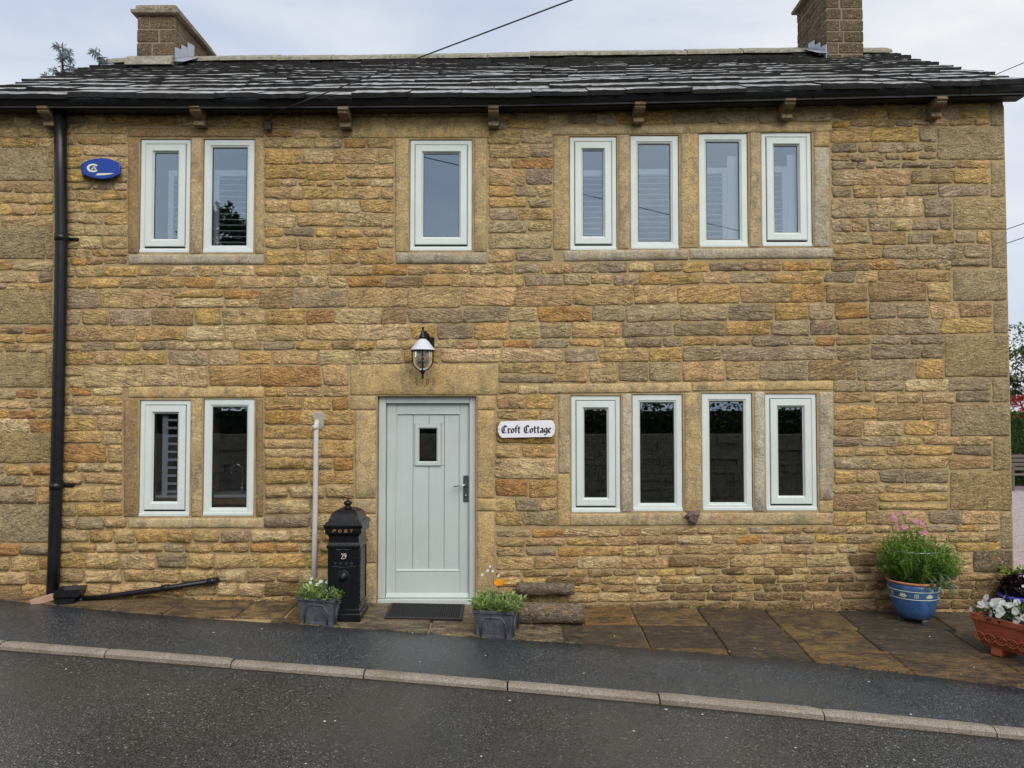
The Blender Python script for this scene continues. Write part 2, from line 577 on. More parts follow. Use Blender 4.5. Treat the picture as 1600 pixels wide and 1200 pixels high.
def flag_mat():
    t = NT('wet_sandstone_flag')
    a = t.n('ShaderNodeAttribute', attribute_name='tint').outputs['Color']
    n = t.noise(5.5, 7, .72, stretch=(.8, 1.7, 1), dist=.5)
    f = t.noise(55, 4, .7)
    c = t.mix(1.0, a, (1.35, 1.3, 1.25), 'MULTIPLY')
    c = t.mix(t.rng(n, .42, .60, 0, .88), c, (.042, .035, .026))
    c = t.mix(t.rng(t.noise(7, 7, .72, off=(8, 8, 1), stretch=(1, 1.5, 1)), .53, .66, 0, .6), c, (.27, .175, .065))
    c = t.mix(1.0, c, t.mix(t.rng(f, .3, .7), (.45, .45, .45), (1.6, 1.55, 1.45)), 'MULTIPLY')
    c = t.mix(t.rng(t.noise(26, 4, .7, stretch=(.6, 1.8, 1), off=(6, 6, 6)), .54, .64, 0, .75), c, (.03, .024, .017))
    c = t.mix(t.rng(t.noise(17, 6, .75, stretch=(.7, 2.4, 1), off=(1, 4, 4)), .59, .70, 0, .6), c, (.30, .27, .21))
    h = t.math('ADD', t.math('MULTIPLY', f, .4), t.math('MULTIPLY', t.noise(14, 6, .7, stretch=(.8, 2.4, 1)), 1.8))
    return t.set(Base_Color=c, Roughness=t.rng(n, .35, .65, .62, .38), Normal=t.bump(h, 1.0, .03))
M['flag'] = flag_mat()
def gravel_mat():
    t = NT('pink_gravel')
    v = t.voro(45, out='Color')
    sep = t.n('ShaderNodeSeparateColor')
    t.l(v, sep.inputs[0])
    c = t.mix(sep.outputs[0], (.20, .15, .145), (.52, .43, .42))
    return t.set(Base_Color=c, Roughness=.85, Normal=t.bump(t.voro(45), -.8, .015))
M['gravel'] = gravel_mat()
def grass_mat():
    t = NT('rough_grass')
    c = t.mix(t.noise(3, 6, .7), (.03, .06, .012), (.09, .13, .03))
    return t.set(Base_Color=c, Roughness=.9, Normal=t.bump(t.noise(30, 5), .8, .03))
M['grass'] = grass_mat()
def ridge_mat():
    t = NT('stone_ridge')
    c = t.mix(t.rng(t.noise(16, 6, .75), .3, .7), (.09, .08, .06), (.42, .39, .31))
    c = t.mix(t.rng(t.noise(4, 4, off=(2, 2, 2)), .55, .7, 0, .6), c, (.17, .16, .06))
    return t.set(Base_Color=c, Roughness=.85, Normal=t.bump(t.noise(50, 5, .7), .7, .012))
M['ridge'] = ridge_mat()

# ------------------------------------------------------------------ ground, road, footpath, kerb
def interp(pts, x):
    if x <= pts[0][0]:
        return pts[0][1]
    for (a, b), (c, d) in zip(pts, pts[1:]):
        if x <= c:
            return b + (d - b) * (x - a) / (c - a)
    return pts[-1][1]
kerb_pts = [ghit(x, y) for x, y in ((0, 1001), (180, 1015), (370, 1030), (570, 1045), (800, 1064), (1040, 1085), (1300, 1110), (1600, 1139))]
kerb_c = sorted([(-9.0, kerb_pts[0].y + .35)] + [(p.x, p.y) for p in kerb_pts] + [(6.0, kerb_pts[-1].y - .4), (12.0, kerb_pts[-1].y - .8)])
edge_pts = [ghit(x, y) for x, y in ((0, 937), (100, 948), (300, 965), (470, 976), (600, 985), (740, 996), (870, 1003), (1110, 1022), (1250, 1033), (1410, 1052), (1600, 1076))]
edge_c = sorted([(-9.0, edge_pts[0].y + .1)] + [(p.x, p.y) for p in edge_pts] + [(6.0, edge_pts[-1].y - .35), (12.0, edge_pts[-1].y - .6)])
ky = lambda x: interp(kerb_c, x)
fe = lambda x: interp(edge_c, x)

def sheet(name, xs, yfs, zf, mat):
    """strip sheet: at each x the y stations yfs(x)"""
    V, Fc = [], []
    n = len(yfs(xs[0]))
    for x in xs:
        for y in yfs(x):
            V.append((x, y, zf(x, y)))
    for i in range(len(xs) - 1):
        for j in range(n - 1):
            Fc.append((i * n + j, (i + 1) * n + j, (i + 1) * n + j + 1, i * n + j + 1))
    return structure(mk(name, V, Fc, mat, None, True))
def frange(a, b, n):
    return [a + (b - a) * i / (n - 1) for i in range(n)]
wide = [-300, -60, -14] + frange(-12, 12, 49) + [14, 60, 300]
sheet('ground', [-500, -60, -14, -6, 0, 6, 14, 60, 500], lambda x: [-500, -60, -12, -9, -6, -3, -1.5, 0, 3, 30, 500], lambda x, y: H(x, y) - .22, M['grass'])
sheet('road', wide, lambda x: frange(-9.6, ky(x) - .085, 12), lambda x, y: H(x, y) - .040 + .006 * noise.noise((x * .8, y * .8, 1)), M['road'])
def path_y(x):
    a, b = ky(x) - .004, fe(x)
    jag = .012 * noise.noise((x * 5, 3, 0)) + .008 * noise.noise((x * 17, 5, 0))
    return [a, a * .75 + b * .25, a * .5 + b * .5, a * .25 + b * .75, b + jag, b + jag + .012]
sheet('footpath', frange(-14, 14, 281), path_y, lambda x, y: H(x, y) + .006 * noise.noise((x * 1.3, y * 2, 4)) - (.02 if y > fe(x) + .0075 + (.012 * noise.noise((x * 5, 3, 0)) + .008 * noise.noise((x * 17, 5, 0))) else 0), M['footpath'])
sheet('flagstone_bed', frange(-14, 14, 57), lambda x: [fe(x) - .06, fe(x) * .5, 0.0, .6], lambda x, y: H(x, y) - .022, M['mortar'])
sheet('gravel_drive', [5.0, 6.5, 9, 14, 40], lambda x: [.55, 3, 8, 16, 26], lambda x, y: H(x, y) - .02, M['gravel'])

# kerb stones
kerb = structure(empty('kerb'))
kj = [ghit(x, y).x for x, y in ((172, 1014), (366, 1030), (571, 1046), (793, 1064), (1028, 1084), (1281, 1108), (1546, 1134))]
kj = [kj[0] - .92 * k for k in (9, 8, 7, 6, 5, 4, 3, 2, 1)] + kj + [kj[-1] + .92 * k for k in range(1, 9)]
kn = lambda x, k: .006 * noise.noise((x * 11, k * 3.3, 0)) + .004 * noise.noise((x * 40, k * 7.1, 0))
for a, b in zip(kj, kj[1:]):
    g = .003 + random.random() * .004
    dz = random.uniform(-.006, .006)
    dy = random.uniform(-.006, .006)
    loops = []
    for k in range(15):
        x = a + g + (b - a - 2 * g) * k / 14
        y0 = ky(x) + dy
        z = H(x, y0) + .006 + dz
        r = random.uniform(.001, .006) if k in (0, 14) else 0
        loops.append([Vector((x, y0, z - .12)), Vector((x, y0, z - r)), Vector((x, y0 - .045 + kn(x, 1), z + .001 - r + kn(x, 2) * .5)), Vector((x, y0 - .068 + kn(x, 3), z - .007 - r + kn(x, 4) * .5)),
                      Vector((x, y0 - .086 + kn(x, 5), z - .022)), Vector((x, y0 - .090, z - .17))])
    MB().loft(loops).obj('kerb_stone', M['kerb'], kerb)

def shade_strip_z(x, y):
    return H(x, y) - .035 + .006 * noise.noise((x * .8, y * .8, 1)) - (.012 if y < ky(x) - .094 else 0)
sheet('kerb_shade_strip', frange(-8, 8, 321), lambda x: [ky(x) - .125 - .02 * noise.noise((x * 4, 8, 0)) - .012 * noise.noise((x * 19, 2, 0)), ky(x) - .09], lambda x, y: shade_strip_z(x, y), M['soil'])  # dark strip added for the damp, shaded line under the kerb
# flagstones
flags = structure(empty('flagstone_paving'))
def fx(px):
    return at(px, 955, 0).x
def flag(xa, xb, ya, yb, tint, skew=0.0):
    """a slab between xa..xb and ya (near the wall) .. yb (towards the road), cut by the footpath edge"""
    n = 4
    top, rr = [], .008
    jit = lambda: random.uniform(-.008, .008)
    back = [(xa + (xb - xa) * i / n, ya + jit() * .5) for i in range(n + 1)]
    front = []
    for i in range(n, -1, -1):
        x = xa + (xb - xa) * i / n
        front.append((x + skew, max(yb, fe(x) + .016) + jit() * .5))
    if max(back[i][1] - front[n - i][1] for i in range(n + 1)) < .05:
        return
    front = [(f_[0], min(f_[1], back[n - i][1] - .012)) for i, f_ in enumerate(front)]
    if min(p_[1] for p_ in back) < fe((xa + xb) / 2) + .03:
        return
    poly = back + front
    cx = sum(p[0] for p in poly) / len(poly)
    cy = sum(p[1] for p in poly) / len(poly)
    dz, tx, ty = random.uniform(-.004, .006), random.uniform(-.008, .008), random.uniform(-.008, .008)
    def P(p, s, d):
        x, y = cx + (p[0] - cx) * s, cy + (p[1] - cy) * s
        return Vector((x, y, H(x, y) + d + dz + tx * (x - cx) + ty * (y - cy)))
    s1 = 1 - .014 / max(.2, min(xb - xa, abs(ya - yb)))
    m = MB().loft([[P(p, .995, -.05) for p in poly], [P(p, .995, -.006) for p in poly], [P(p, s1, .003) for p in poly]])
    o = m.obj('flagstone', M['flag'], flags, tint=(*tint, 1))
    fix_normals(o)
FT = [(.15, .095, .045), (.075, .055, .035), (.10, .075, .05), (.19, .12, .045), (.13, .105, .07), (.065, .05, .038), (.11, .07, .03)]
random.seed(21)
cols = [fx(p) for p in (905, 984, 1088, 1192, 1306, 1445, 1560)] + [5.6, 6.4, 7.3]
row2 = [fx(p) for p in (868, 986, 1090, 1194, 1300, 1436, 1550)] + [5.5, 6.3, 7.2]
rows = [(-.02, -.50), (-.51, -1.02), (-1.03, -1.62), (-1.63, -2.3)]
tints_r = [[(.23, .125, .035), (.19, .125, .05), (.085, .06, .035), (.15, .105, .04), (.055, .045, .035), (.11, .085, .06), (.10, .08, .055), (.1, .08, .05), (.1, .08, .05)],
           [(.085, .065, .04), (.055, .043, .03), (.075, .058, .038), (.20, .135, .05), (.07, .058, .042), (.11, .08, .05), (.10, .08, .055), (.1, .08, .05), (.1, .08, .05)]]
for r, (ya, yb) in enumerate(rows):
    cc = cols if r % 2 == 0 else row2
    for i in range(len(cc) - 1):
        flag(cc[i] + .006, cc[i + 1] - .006, ya, yb, tints_r[min(r, 1)][i] if r < 2 else random.choice(FT[:4]))
cl = [fx(p) for p in (-240, -150, -70, 20, 118, 205, 290, 400, 468, 560, 700, 800, 905)]
for i in range(len(cl) - 1):
    t = random.choice([(.20, .135, .06), (.24, .165, .075), (.17, .115, .055)])
    if i >= 9:
        t = random.choice([(.24, .19, .12), (.20, .165, .11)])
    flag(cl[i] + .006, cl[i + 1] - .006, -.02, -.47, t, -.03 if i < 8 else 0)
    if i >= 8:
        flag(cl[i] - .1, cl[i + 1] - .115, -.48, -1.0, t)
for i in range(4):
    flag(4.95 + i * .8, 5.73 + i * .8, .55, 0.0, random.choice(FT))

# ------------------------------------------------------------------ the cottage
house = tag(empty('stone_cottage'), 'two storey golden gritstone cottage with pale sage windows and stone slate roof', 'cottage')
XL, XR, DEPTH = -5.18, 4.855, 5.2
WT = .42                                   # wall thickness
# openings in the photo: x0, x1, y0, y1, opening sash?
UP = [(218, 297, 217, 395, 1), (317, 397, 217, 395, 0), (640, 738, 218, 392, 1), (890, 964, 213, 391, 1), (985, 1061, 211, 389, 0), (1092, 1169, 208, 386, 0), (1190, 1269, 206, 385, 1)]
LO = [(217, 297, 625, 807, 1), (317, 397, 623, 806, 0), (892, 970, 618, 801, 1), (988, 1067, 616, 799, 0), (1097, 1176, 614, 798, 0), (1196, 1277, 615, 798, 1)]
DOOR = (589, 744, 619, 946)
holes = [rect(*q[:4]) for q in UP + LO] + [rect(*DOOR)]
holes[-1] = (holes[-1][0], holes[-1][1], -.3, holes[-1][3])
WTOP = at(800, 160, 0).z - .03
xs = sorted(set([XL, XR] + [v for h in holes for v in h[:2]]))
zs = sorted(set([-.5, WTOP] + [v for h in holes for v in h[2:]]))
def solid(i, j):
    if i < 0 or j < 0 or i >= len(xs) - 1 or j >= len(zs) - 1:
        return False
    cx, cz = (xs[i] + xs[i + 1]) / 2, (zs[j] + zs[j + 1]) / 2
    return not any(h[0] < cx < h[1] and h[2] < cz < h[3] for h in holes)
m = MB()
for i in range(len(xs) - 1):
    for j in range(len(zs) - 1):
        if not solid(i, j):
            continue
        a, b, c, d = xs[i], xs[i + 1], zs[j], zs[j + 1]
        m.add([(a, 0, c), (b, 0, c), (b, 0, d), (a, 0, d)], [(0, 1, 2, 3)])
        m.add([(a, WT, c), (b, WT, c), (b, WT, d), (a, WT, d)], [(3, 2, 1, 0)])
        if not solid(i - 1, j):
            m.add([(a, 0, c), (a, WT, c), (a, WT, d), (a, 0, d)], [(3, 2, 1, 0)])
        if not solid(i + 1, j):
            m.add([(b, 0, c), (b, WT, c), (b, WT, d), (b, 0, d)], [(0, 1, 2, 3)])
        if not solid(i, j - 1):
            m.add([(a, 0, c), (b, 0, c), (b, WT, c), (a, WT, c)], [(3, 2, 1, 0)])
        if not solid(i, j + 1):
            m.add([(a, 0, d), (b, 0, d), (b, WT, d), (a, WT, d)], [(0, 1, 2, 3)])
front = m.obj('front_wall', M['mortar'], house)

# ---- rough walling stones
PAL = dict(buff=(.49, .345, .175), gold=(.50, .335, .135), pale=(.53, .40, .225), ochre=(.46, .265, .09), rust=(.39, .215, .09),
           grey=(.39, .30, .195), dgrey=(.30, .235, .16), brown=(.36, .245, .13), damp=(.215, .145, .075))
def pick_tint(px, py):
    # the sooty, greyer stones sit in the upper right and the middle band, the golden ones left and low
    g = sstep(600, 1300, px) * (1 - .75 * sstep(520, 720, py)) + .25 * math.exp(-((py - 480) / 60) ** 2)
    g = min(1, .12 + g * .85)
    r = random.random()
    dampness = sstep(840, 930, py) * sstep(850, 1250, px) + .35 * sstep(900, 945, py)
    if r < .85 * dampness:
        k = random.choice(['damp', 'damp', 'brown'])
    elif py > 880 and r < .35:
        k = random.choice(['brown', 'brown', 'buff'])
    elif r < .60 * g:
        k = random.choice(['grey', 'grey', 'dgrey', 'brown'])
    elif r < .60 * g + .11:
        k = random.choice(['ochre', 'ochre', 'gold', 'gold', 'rust'])
    else:
        k = random.choice(['buff', 'buff', 'buff', 'gold', 'gold', 'pale', 'pale']) if px < 760 or py > 600 else random.choice(['buff', 'buff', 'pale', 'grey', 'gold'])
    c = PAL[k]
    s = random.uniform(1.18, 1.48)
    return (c[0] * s, c[1] * s * random.uniform(.96, 1.04), c[2] * s * random.uniform(.92, 1.06), random.random())

def stone_geo(q, gap, hh, rough, dense=1.0, Y0=0.0, round_c=.010):
    """q: bl, br, tr, tl as (x, z). Returns V, F of a rough faced stone standing proud of Y0"""
    bl, br, tr, tl = [Vector(p) for p in q]
    w_ = ((br - bl).length + (tr - tl).length) / 2
    h_ = ((tl - bl).length + (tr - br).length) / 2
    nu = max(4, min(11, int(w_ / .042 * dense) + 2))
    nv = max(3, min(6, int(h_ / .034 * dense) + 1))
    def line(n, L):
        e = min(.3, (gap + .013) / L)
        g0 = gap / L
        mid = [e + (1 - 2 * e) * i / n for i in range(n + 1)]
        return [g0] + mid + [1 - g0]
    us, vs = line(nu, w_), line(nv, h_)
    sd_ = random.uniform(0, 100)
    tx, tz = random.uniform(-.25, .25), random.uniform(-.3, .3)
    oj = .011 if rough > .005 else .004
    V = []
    NU, NV = len(us), len(vs)
    for j, v in enumerate(vs):
        for i, u in enumerate(us):
            p = bl * (1 - u) * (1 - v) + br * u * (1 - v) + tr * u * v + tl * (1 - u) * v
            x, z = p.x, p.y
            bu, bv = i in (0, NU - 1), j in (0, NV - 1)
            if bu and bv:
                x += round_c * (1 if i == 0 else -1)
                z += round_c * (1 if j == 0 else -1) * .8
            if bu or bv:
                x += oj * noise.noise((x * 17, sd_, z * 17)) * (1 if bu else .3)
                z += oj * noise.noise((x * 15, sd_ + 9, z * 15)) * (1 if bv else .3)
                y = -.003
            else:
                edge = i in (1, NU - 2) or j in (1, NV - 2)
                n1 = noise.noise((x * 8, sd_, z * 20))
                n2 = noise.noise((x * 22, sd_ + 5, z * 40))
                y = -hh * ((.72 if edge else 1.0) + tx * (u - .5) + tz * (v - .5)) - rough * (n1 * .9 + n2 * .6)
                y = min(y, -.005)
                x += random.uniform(-.005, .005)
                z += random.uniform(-.004, .004)
            V.append(Vector((x, Y0 + y, z)))
    Fc = []
    for j in range(NV - 1):
        for i in range(NU - 1):
            a = j * NU + i
            Fc.append((a, a + 1, a + NU + 1, a + NU))
    loop = [i for i in range(NU)] + [j * NU + NU - 1 for j in range(1, NV)] + [(NV - 1) * NU + i for i in range(NU - 2, -1, -1)] + [j * NU for j in range(NV - 2, 0, -1)]
    b = len(V)
    for k in loop:
        V.append(Vector((V[k].x, Y0 + .035, V[k].z)))
    n = len(loop)
    for k in range(n):
        k2 = (k + 1) % n
        Fc.append((loop[k2], loop[k], b + k, b + k2))
    Fc.append(tuple(b + k for k in range(n - 1, -1, -1)))
    return V, Fc

def slope_y(x, y):
    """courses run almost level, rising a little to the right"""
    return y - .0105 * max(0, x - 600) - .004 * (x - 600 if x < 600 else 0)
STONES = []     # (area, V, F, tint)
def add_stone(x0, x1, y0, y1, tilt=True):
    f = slope_y if tilt else (lambda x, y: y)
    P = lambda x, y: (at(x, f(x, y)).x, at(x, f(x, y)).z)
    d = lambda: random.uniform(-1.9, 1.9)
    e = random.uniform(-2.6, 2.6)
    q = [P(x0 + e, y1 + d()), P(x1 + e * .5, y1 + d()), P(x1 - e, y0 + d()), P(x0 - e * .5, y0 + d())]
    left_low = sstep(760, 500, x0) * sstep(640, 760, y0) if x0 < 760 else 0
    hh = random.uniform(.008, .017) + left_low * random.uniform(.008, .030)
    V, Fc = stone_geo(q, random.uniform(.004, .009), hh, random.uniform(.011, .021), round_c=random.uniform(.008, .018))
    STONES.append(((x1 - x0) * (y1 - y0), V, Fc, pick_tint((x0 + x1) / 2, (y0 + y1) / 2)))
def panel(x0, x1, ys, wmin=1.5, wmax=3.6, tilt=True, force=None):
    prev = []
    for a, b in zip(ys, ys[1:]):
        h = b - a
        for attempt in range(12):
            cuts = [x0]
            while True:
                wd = min(98, max(26, h * random.uniform(wmin, wmax)))
                if cuts[-1] + wd > x1 - 20:
                    break
                cuts.append(cuts[-1] + wd)
            cuts.append(x1)
            if all(abs(c - p) > 7 for c in cuts[1:-1] for p in prev):
                break
        prev = cuts[1:-1]
        for c, d in zip(cuts, cuts[1:]):
            if h > 26 and d - c > 40 and random.random() < .10:      # a tall stone replaced by two thin ones
                mdl = a + h * random.uniform(.42, .58)
                add_stone(c, d, a, mdl, tilt)
                add_stone(c, d, mdl, b, tilt)
            else:
                add_stone(c, d, a, b, tilt)
random.seed(5)
# left of the drainpipe, between the corner blocks
panel(-30, 84, [170, 180, 196, 213, 230])
panel(-30, 84, [283, 300, 318, 335, 353])
panel(-30, 84, [405, 422, 440, 452])
panel(-30, 84, [507, 520, 535, 550])
panel(-30, 84, [606, 622, 637, 652, 675])
panel(-30, 84, [724, 740, 758, 786])
panel(-30, 84, [848, 866, 890, 911, 935, 958])
# upper storey
panel(84, 200, [164, 176, 195, 211, 227, 245, 265, 285, 298, 315, 334, 351, 369, 390, 402, 414], tilt=False)
panel(200, 413, [164, 177, 199], tilt=False)
panel(413, 548, [164, 178, 202, 216], tilt=False)
panel(413, 616, [216, 233, 257, 281, 292, 312, 333, 356, 371, 390, 414], tilt=False)
panel(548, 766, [164, 172, 182], tilt=False)
panel(766, 855, [162, 173, 186, 202], tilt=False)
panel(763, 864, [202, 226, 247, 264, 291, 308, 325, 345, 364, 390, 411], tilt=False)
panel(855, 1300, [164, 178, 199])
panel(1300, 1546, [170, 178, 195, 207])
panel(1298, 1464, [207, 231, 247, 260])
panel(1298, 1546, [260, 273, 298, 317])
panel(1298, 1488, [317, 349, 370], 1.2, 2.6)
panel(1298, 1547, [370, 391, 414, 428])
# the band between the storeys
mid = [414, 431, 450, 481, 507, 532, 547, 570]
panel(84, 1488, mid[:1] + [431], 1.7, 4.0)
panel(84, 1486, [431, 450, 481], 1.4, 3.3)
panel(84, 1550, [481, 507, 532], 1.5, 3.4)
panel(84, 1475, [532, 547, 570], 1.8, 4.5)
panel(84, 545, [570, 604], 1.3, 3.0)
panel(779, 1475, [570, 602], 1.3, 2.9)
# lower storey
panel(84, 192, [604, 620, 634, 649, 673, 695, 724, 738, 758, 786, 808], tilt=False)
panel(413, 546, [603, 620, 641], tilt=False)
panel(413, 553, [641, 665, 687, 714, 735, 758, 779], tilt=False)
panel(413, 551, [779, 803], tilt=False)
panel(413, 559, [803, 826], tilt=False)
panel(84, 198, [808, 827], tilt=False)
panel(84, 556, [827, 848, 864, 889, 910, 932, 962], 1.5, 3.0, tilt=False)
panel(780, 842, [602, 616], tilt=False)
panel(775, 868, [616, 639, 656, 694], 1.2, 2.6, tilt=False)
panel(773, 870, [694, 716, 748, 777, 799, 822], 1.4, 3.0, tilt=False)
panel(1302, 1548, [600, 621, 639])
panel(1302, 1483, [639, 665, 690])
panel(1302, 1550, [690, 706, 722, 743], 2, 4)
panel(1302, 1482, [743, 764, 779, 806])
panel(1302, 1562, [806, 829])
panel(775, 1562, [829, 842, 857, 873], 2, 4.4)
panel(775, 1519, [873, 893, 905], 1.8, 3.8)
panel(775, 1583, [905, 918, 931, 945, 962, 980], 2, 4.5)

STONES.sort(key=lambda s: -s[0])
for ar, V, Fc, t in STONES[:300]:
    o = mk('stone', V, Fc, M['stone'], front, True, tint=t)
m = MB()
tt = []
for ar, V, Fc, t in STONES[300:]:
    m.add(V, Fc)
    tt += [t] * len(V)
if m.V:
    o = m.obj('small_walling_stones', M['stone'], front, True, tint=tt)
    o['kind'] = 'stuff'
print('stones', len(STONES))

# ---- dressed blocks: quoins, lintels, sills, jambs, mullions
def block(name, x0, x1, y0, y1, tint, mat='dressed', hh=.014, rough=.003, tilt=0.0, gap=.004, dense=1.0, Y0=0.0):
    P = lambda x, y: (at(x, y - tilt * (x - x0)).x, at(x, y - tilt * (x - x0)).z)
    q = [P(x0, y1), P(x1, y1), P(x1, y0), P(x0, y0)]
    V, Fc = stone_geo(q, gap, hh, rough, dense, Y0, .003)
    s = random.uniform(.92, 1.08)
    return mk(name, V, Fc, M[mat], front, True, tint=(tint[0] * s, tint[1] * s, tint[2] * s * .95, random.random()))
T_ = dict(buff=(.44, .335, .19), grey=(.42, .335, .215), gold=(.47, .345, .175), cool=(.36, .325, .265), brown=(.27, .18, .095), dark=(.19, .155, .11))
random.seed(11)
for q in ((-30, 74, 230, 283, 'grey'), (-30, 71, 353, 405, 'grey'), (-30, 82, 452, 507, 'buff'), (-30, 72, 550, 606, 'buff'), (-30, 66, 675, 724, 'gold'), (-30, 80, 786, 848, 'grey')):
    block('quoin', q[0], q[1], q[2], q[3], T_[q[4]], 'quoin', .014, .010, gap=.004)
for a, b, c, d in ((74, 84, 230, 283), (71, 84, 353, 405), (72, 84, 550, 606), (66, 84, 675, 724)):
    block('pinning_stone', a, b, c, d, T_['buff'], 'stone', .012, .006)
XQ = 1572
for x0, x1, y0, y1, c in ((1548, 1568, 150, 197, 'grey'), (1464, 1568, 199, 250, 'grey'), (1548, 1570, 252, 308, 'grey'), (1489, 1572, 310, 359, 'buff'), (1549, 1573, 361, 419, 'grey'),
                          (1489, 1575, 421, 470, 'grey'), (1552, 1577, 472, 521, 'grey'), (1476, 1578, 523, 589, 'buff'), (1550, 1580, 590, 629, 'grey'), (1485, 1581, 631, 682, 'grey'),
                          (1552, 1582, 684, 735, 'buff'), (1484, 1583, 737, 798, 'gold'), (1563, 1584, 800, 857, 'grey'), (1520, 1585, 859, 895, 'dark')):
    # the corner stands upright in the place: use one X for the outer edge
    xo = 800 + (XR - .006) * F / 7.5 * ray(1570, (y0 + y1) / 2).y
    block('quoin', x0, xo, y0, y1, T_[c], 'quoin', .013, .010, gap=.004)
# surrounds: upper left pair
block('lintel', 200, 413, 199, 215, T_['brown'], hh=.012)
block('sill', 200, 413, 397, 414, T_['cool'], hh=.02)
block('jamb', 200, 217, 215, 397, T_['brown'])
block('mullion', 298, 316, 215, 397, T_['grey'])
block('jamb', 398, 413, 215, 397, T_['buff'])
# upper middle
block('lintel', 548, 765, 182, 216, T_['gold'], hh=.012)
block('sill', 618, 761, 394, 413, T_['cool'], hh=.022)
block('jamb', 617, 639, 216, 394, T_['buff'])
block('jamb', 740, 761, 216, 394, T_['buff'])
# upper right
block('lintel', 857, 1075, 199, 212, T_['grey'], tilt=.011, hh=.012)
block('lintel', 1076, 1300, 196.5, 209, T_['buff'], tilt=.011, hh=.012)
block('sill', 880, 1076, 391, 409, T_['cool'], tilt=.011, hh=.02)
block('sill', 1077, 1303, 388.5, 406, T_['cool'], tilt=.008, hh=.02)
block('jamb', 864, 889, 212, 391, T_['buff'])
block('mullion', 966, 984, 210, 390, T_['grey'])
block('mullion', 1063, 1091, 208, 388, T_['buff'])
block('mullion', 1171, 1189, 206, 387, T_['grey'])
block('jamb', 1271, 1296, 205, 230, T_['gold'])
block('jamb', 1271, 1296, 230, 386, T_['cool'])
# lower left
block('lintel', 200, 413, 604, 622, T_['gold'], hh=.012)
block('sill', 200, 413, 809, 826, T_['grey'], hh=.016)
block('jamb', 193, 216, 622, 808, T_['brown'])
block('mullion', 298, 316, 622, 808, T_['buff'])
block('jamb', 399, 412, 622, 808, T_['brown'])
# lower right
block('lintel', 842, 1080, 600, 616, T_['buff'], tilt=.012, hh=.012)
block('lintel', 1081, 1302, 597, 612, T_['gold'], tilt=.010, hh=.012)
block('sill', 890, 1302, 802, 822, T_['grey'], tilt=.004, hh=.012)
block('jamb', 872, 891, 617, 740, T_['grey'])
block('jamb', 870, 891, 740, 822, T_['ochre'] if 'ochre' in T_ else T_['gold'])
block('mullion', 971, 987, 615, 801, (.40, .37, .31))
block('mullion', 1069, 1096, 613, 801, T_['buff'])
block('mullion', 1178, 1195, 612, 800, (.41, .39, .34))
block('jamb', 1279, 1302, 612, 782, T_['cool'])
block('jamb', 1279, 1302, 782, 802, T_['gold'])
# doorway
block('lintel', 547, 779, 569, 618, T_['gold'], hh=.014, rough=.002)
for a, b, c, d in ((547, 588, 618, 641), (555, 588, 641, 779), (552, 588, 779, 803), (560, 588, 803, 880), (557, 588, 880, 962)):
    block('jamb', a, b, c, d, T_['buff'])
for a, b, c, d in ((745, 775, 618, 641), (745, 772, 641, 779), (745, 778, 779, 799), (745, 773, 799, 962)):
    block('jamb', a, b, c, d, T_['gold'])

# ---- rest of the shell
m = MB()
def gable(xa, xb):
    prof_ = [(WT + .001, -.5), (DEPTH, -.5), (DEPTH, WTOP - .05), (DEPTH / 2, WTOP + 1.30), (WT + .001, WTOP + .12)]
    return fix_normals(MB().loft([[Vector((x_, y_, z_)) for y_, z_ in prof_] for x_ in (xa, xb)]).obj('gable_wall', M['stone'], house, tint=(*PAL['buff'], 1)))
gable(XL, XL + .4)
RY = DEPTH / 2
gable(XR - .4, XR)
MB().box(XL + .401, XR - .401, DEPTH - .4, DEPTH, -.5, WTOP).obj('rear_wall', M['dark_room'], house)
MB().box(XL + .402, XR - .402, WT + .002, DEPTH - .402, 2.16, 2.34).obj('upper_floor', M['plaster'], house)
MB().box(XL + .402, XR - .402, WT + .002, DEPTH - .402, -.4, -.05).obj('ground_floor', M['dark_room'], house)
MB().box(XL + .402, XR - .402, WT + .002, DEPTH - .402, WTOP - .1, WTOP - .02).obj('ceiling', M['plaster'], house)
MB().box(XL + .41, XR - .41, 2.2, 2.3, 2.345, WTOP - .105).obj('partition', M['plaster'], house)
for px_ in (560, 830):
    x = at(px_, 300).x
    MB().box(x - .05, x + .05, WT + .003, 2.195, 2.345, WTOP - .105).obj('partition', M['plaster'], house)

# ---- roof
EY, RIDGE_Y = -.27, 2.6
eave_px = [(0, 147), (400, 148), (800, 145), (1200, 136), (1600, 126)]
eave_c = [(at(x, y, EY).x, at(x, y, EY).z) for x, y in eave_px]
eave_c = [(-9, eave_c[0][1])] + eave_c
eave = lambda x: interp(eave_c, x)
rz0, rz1 = at(350, 95, RIDGE_Y), at(1250, 83, RIDGE_Y)
ridge = lambda x: rz0.z + (rz1.z - rz0.z) * (x - rz0.x) / (rz1.x - rz0.x)
SL = math.hypot(RIDGE_Y - EY, ridge(0) - eave(0))
def roof_pt(x, s, n=0.0):
    t = s / SL
    ez, rz = eave(x), ridge(x)
    dy, dz = RIDGE_Y - EY, rz - ez
    L = math.hypot(dy, dz)
    return Vector((x, EY + dy * t - n * dz / L, ez + dz * t + n * dy / L - .07))
XE0, XE1 = XL - .10, XR + .10
m = MB()
stn = frange(XE0 + .05, XE1 - .03, 21)
loops = []
for x in stn:
    a, b = roof_pt(x, .06, -.01), roof_pt(x, SL, -.01)
    c = Vector((x, 2 * RIDGE_Y - a.y, a.z))
    loops.append([a, b, c, c - Vector((0, 0, .06)), b - Vector((0, 0, .08)), a - Vector((0, 0, .06))])
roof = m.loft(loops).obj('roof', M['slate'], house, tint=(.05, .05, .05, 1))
random.seed(31)
s = 0.0
ci = 0
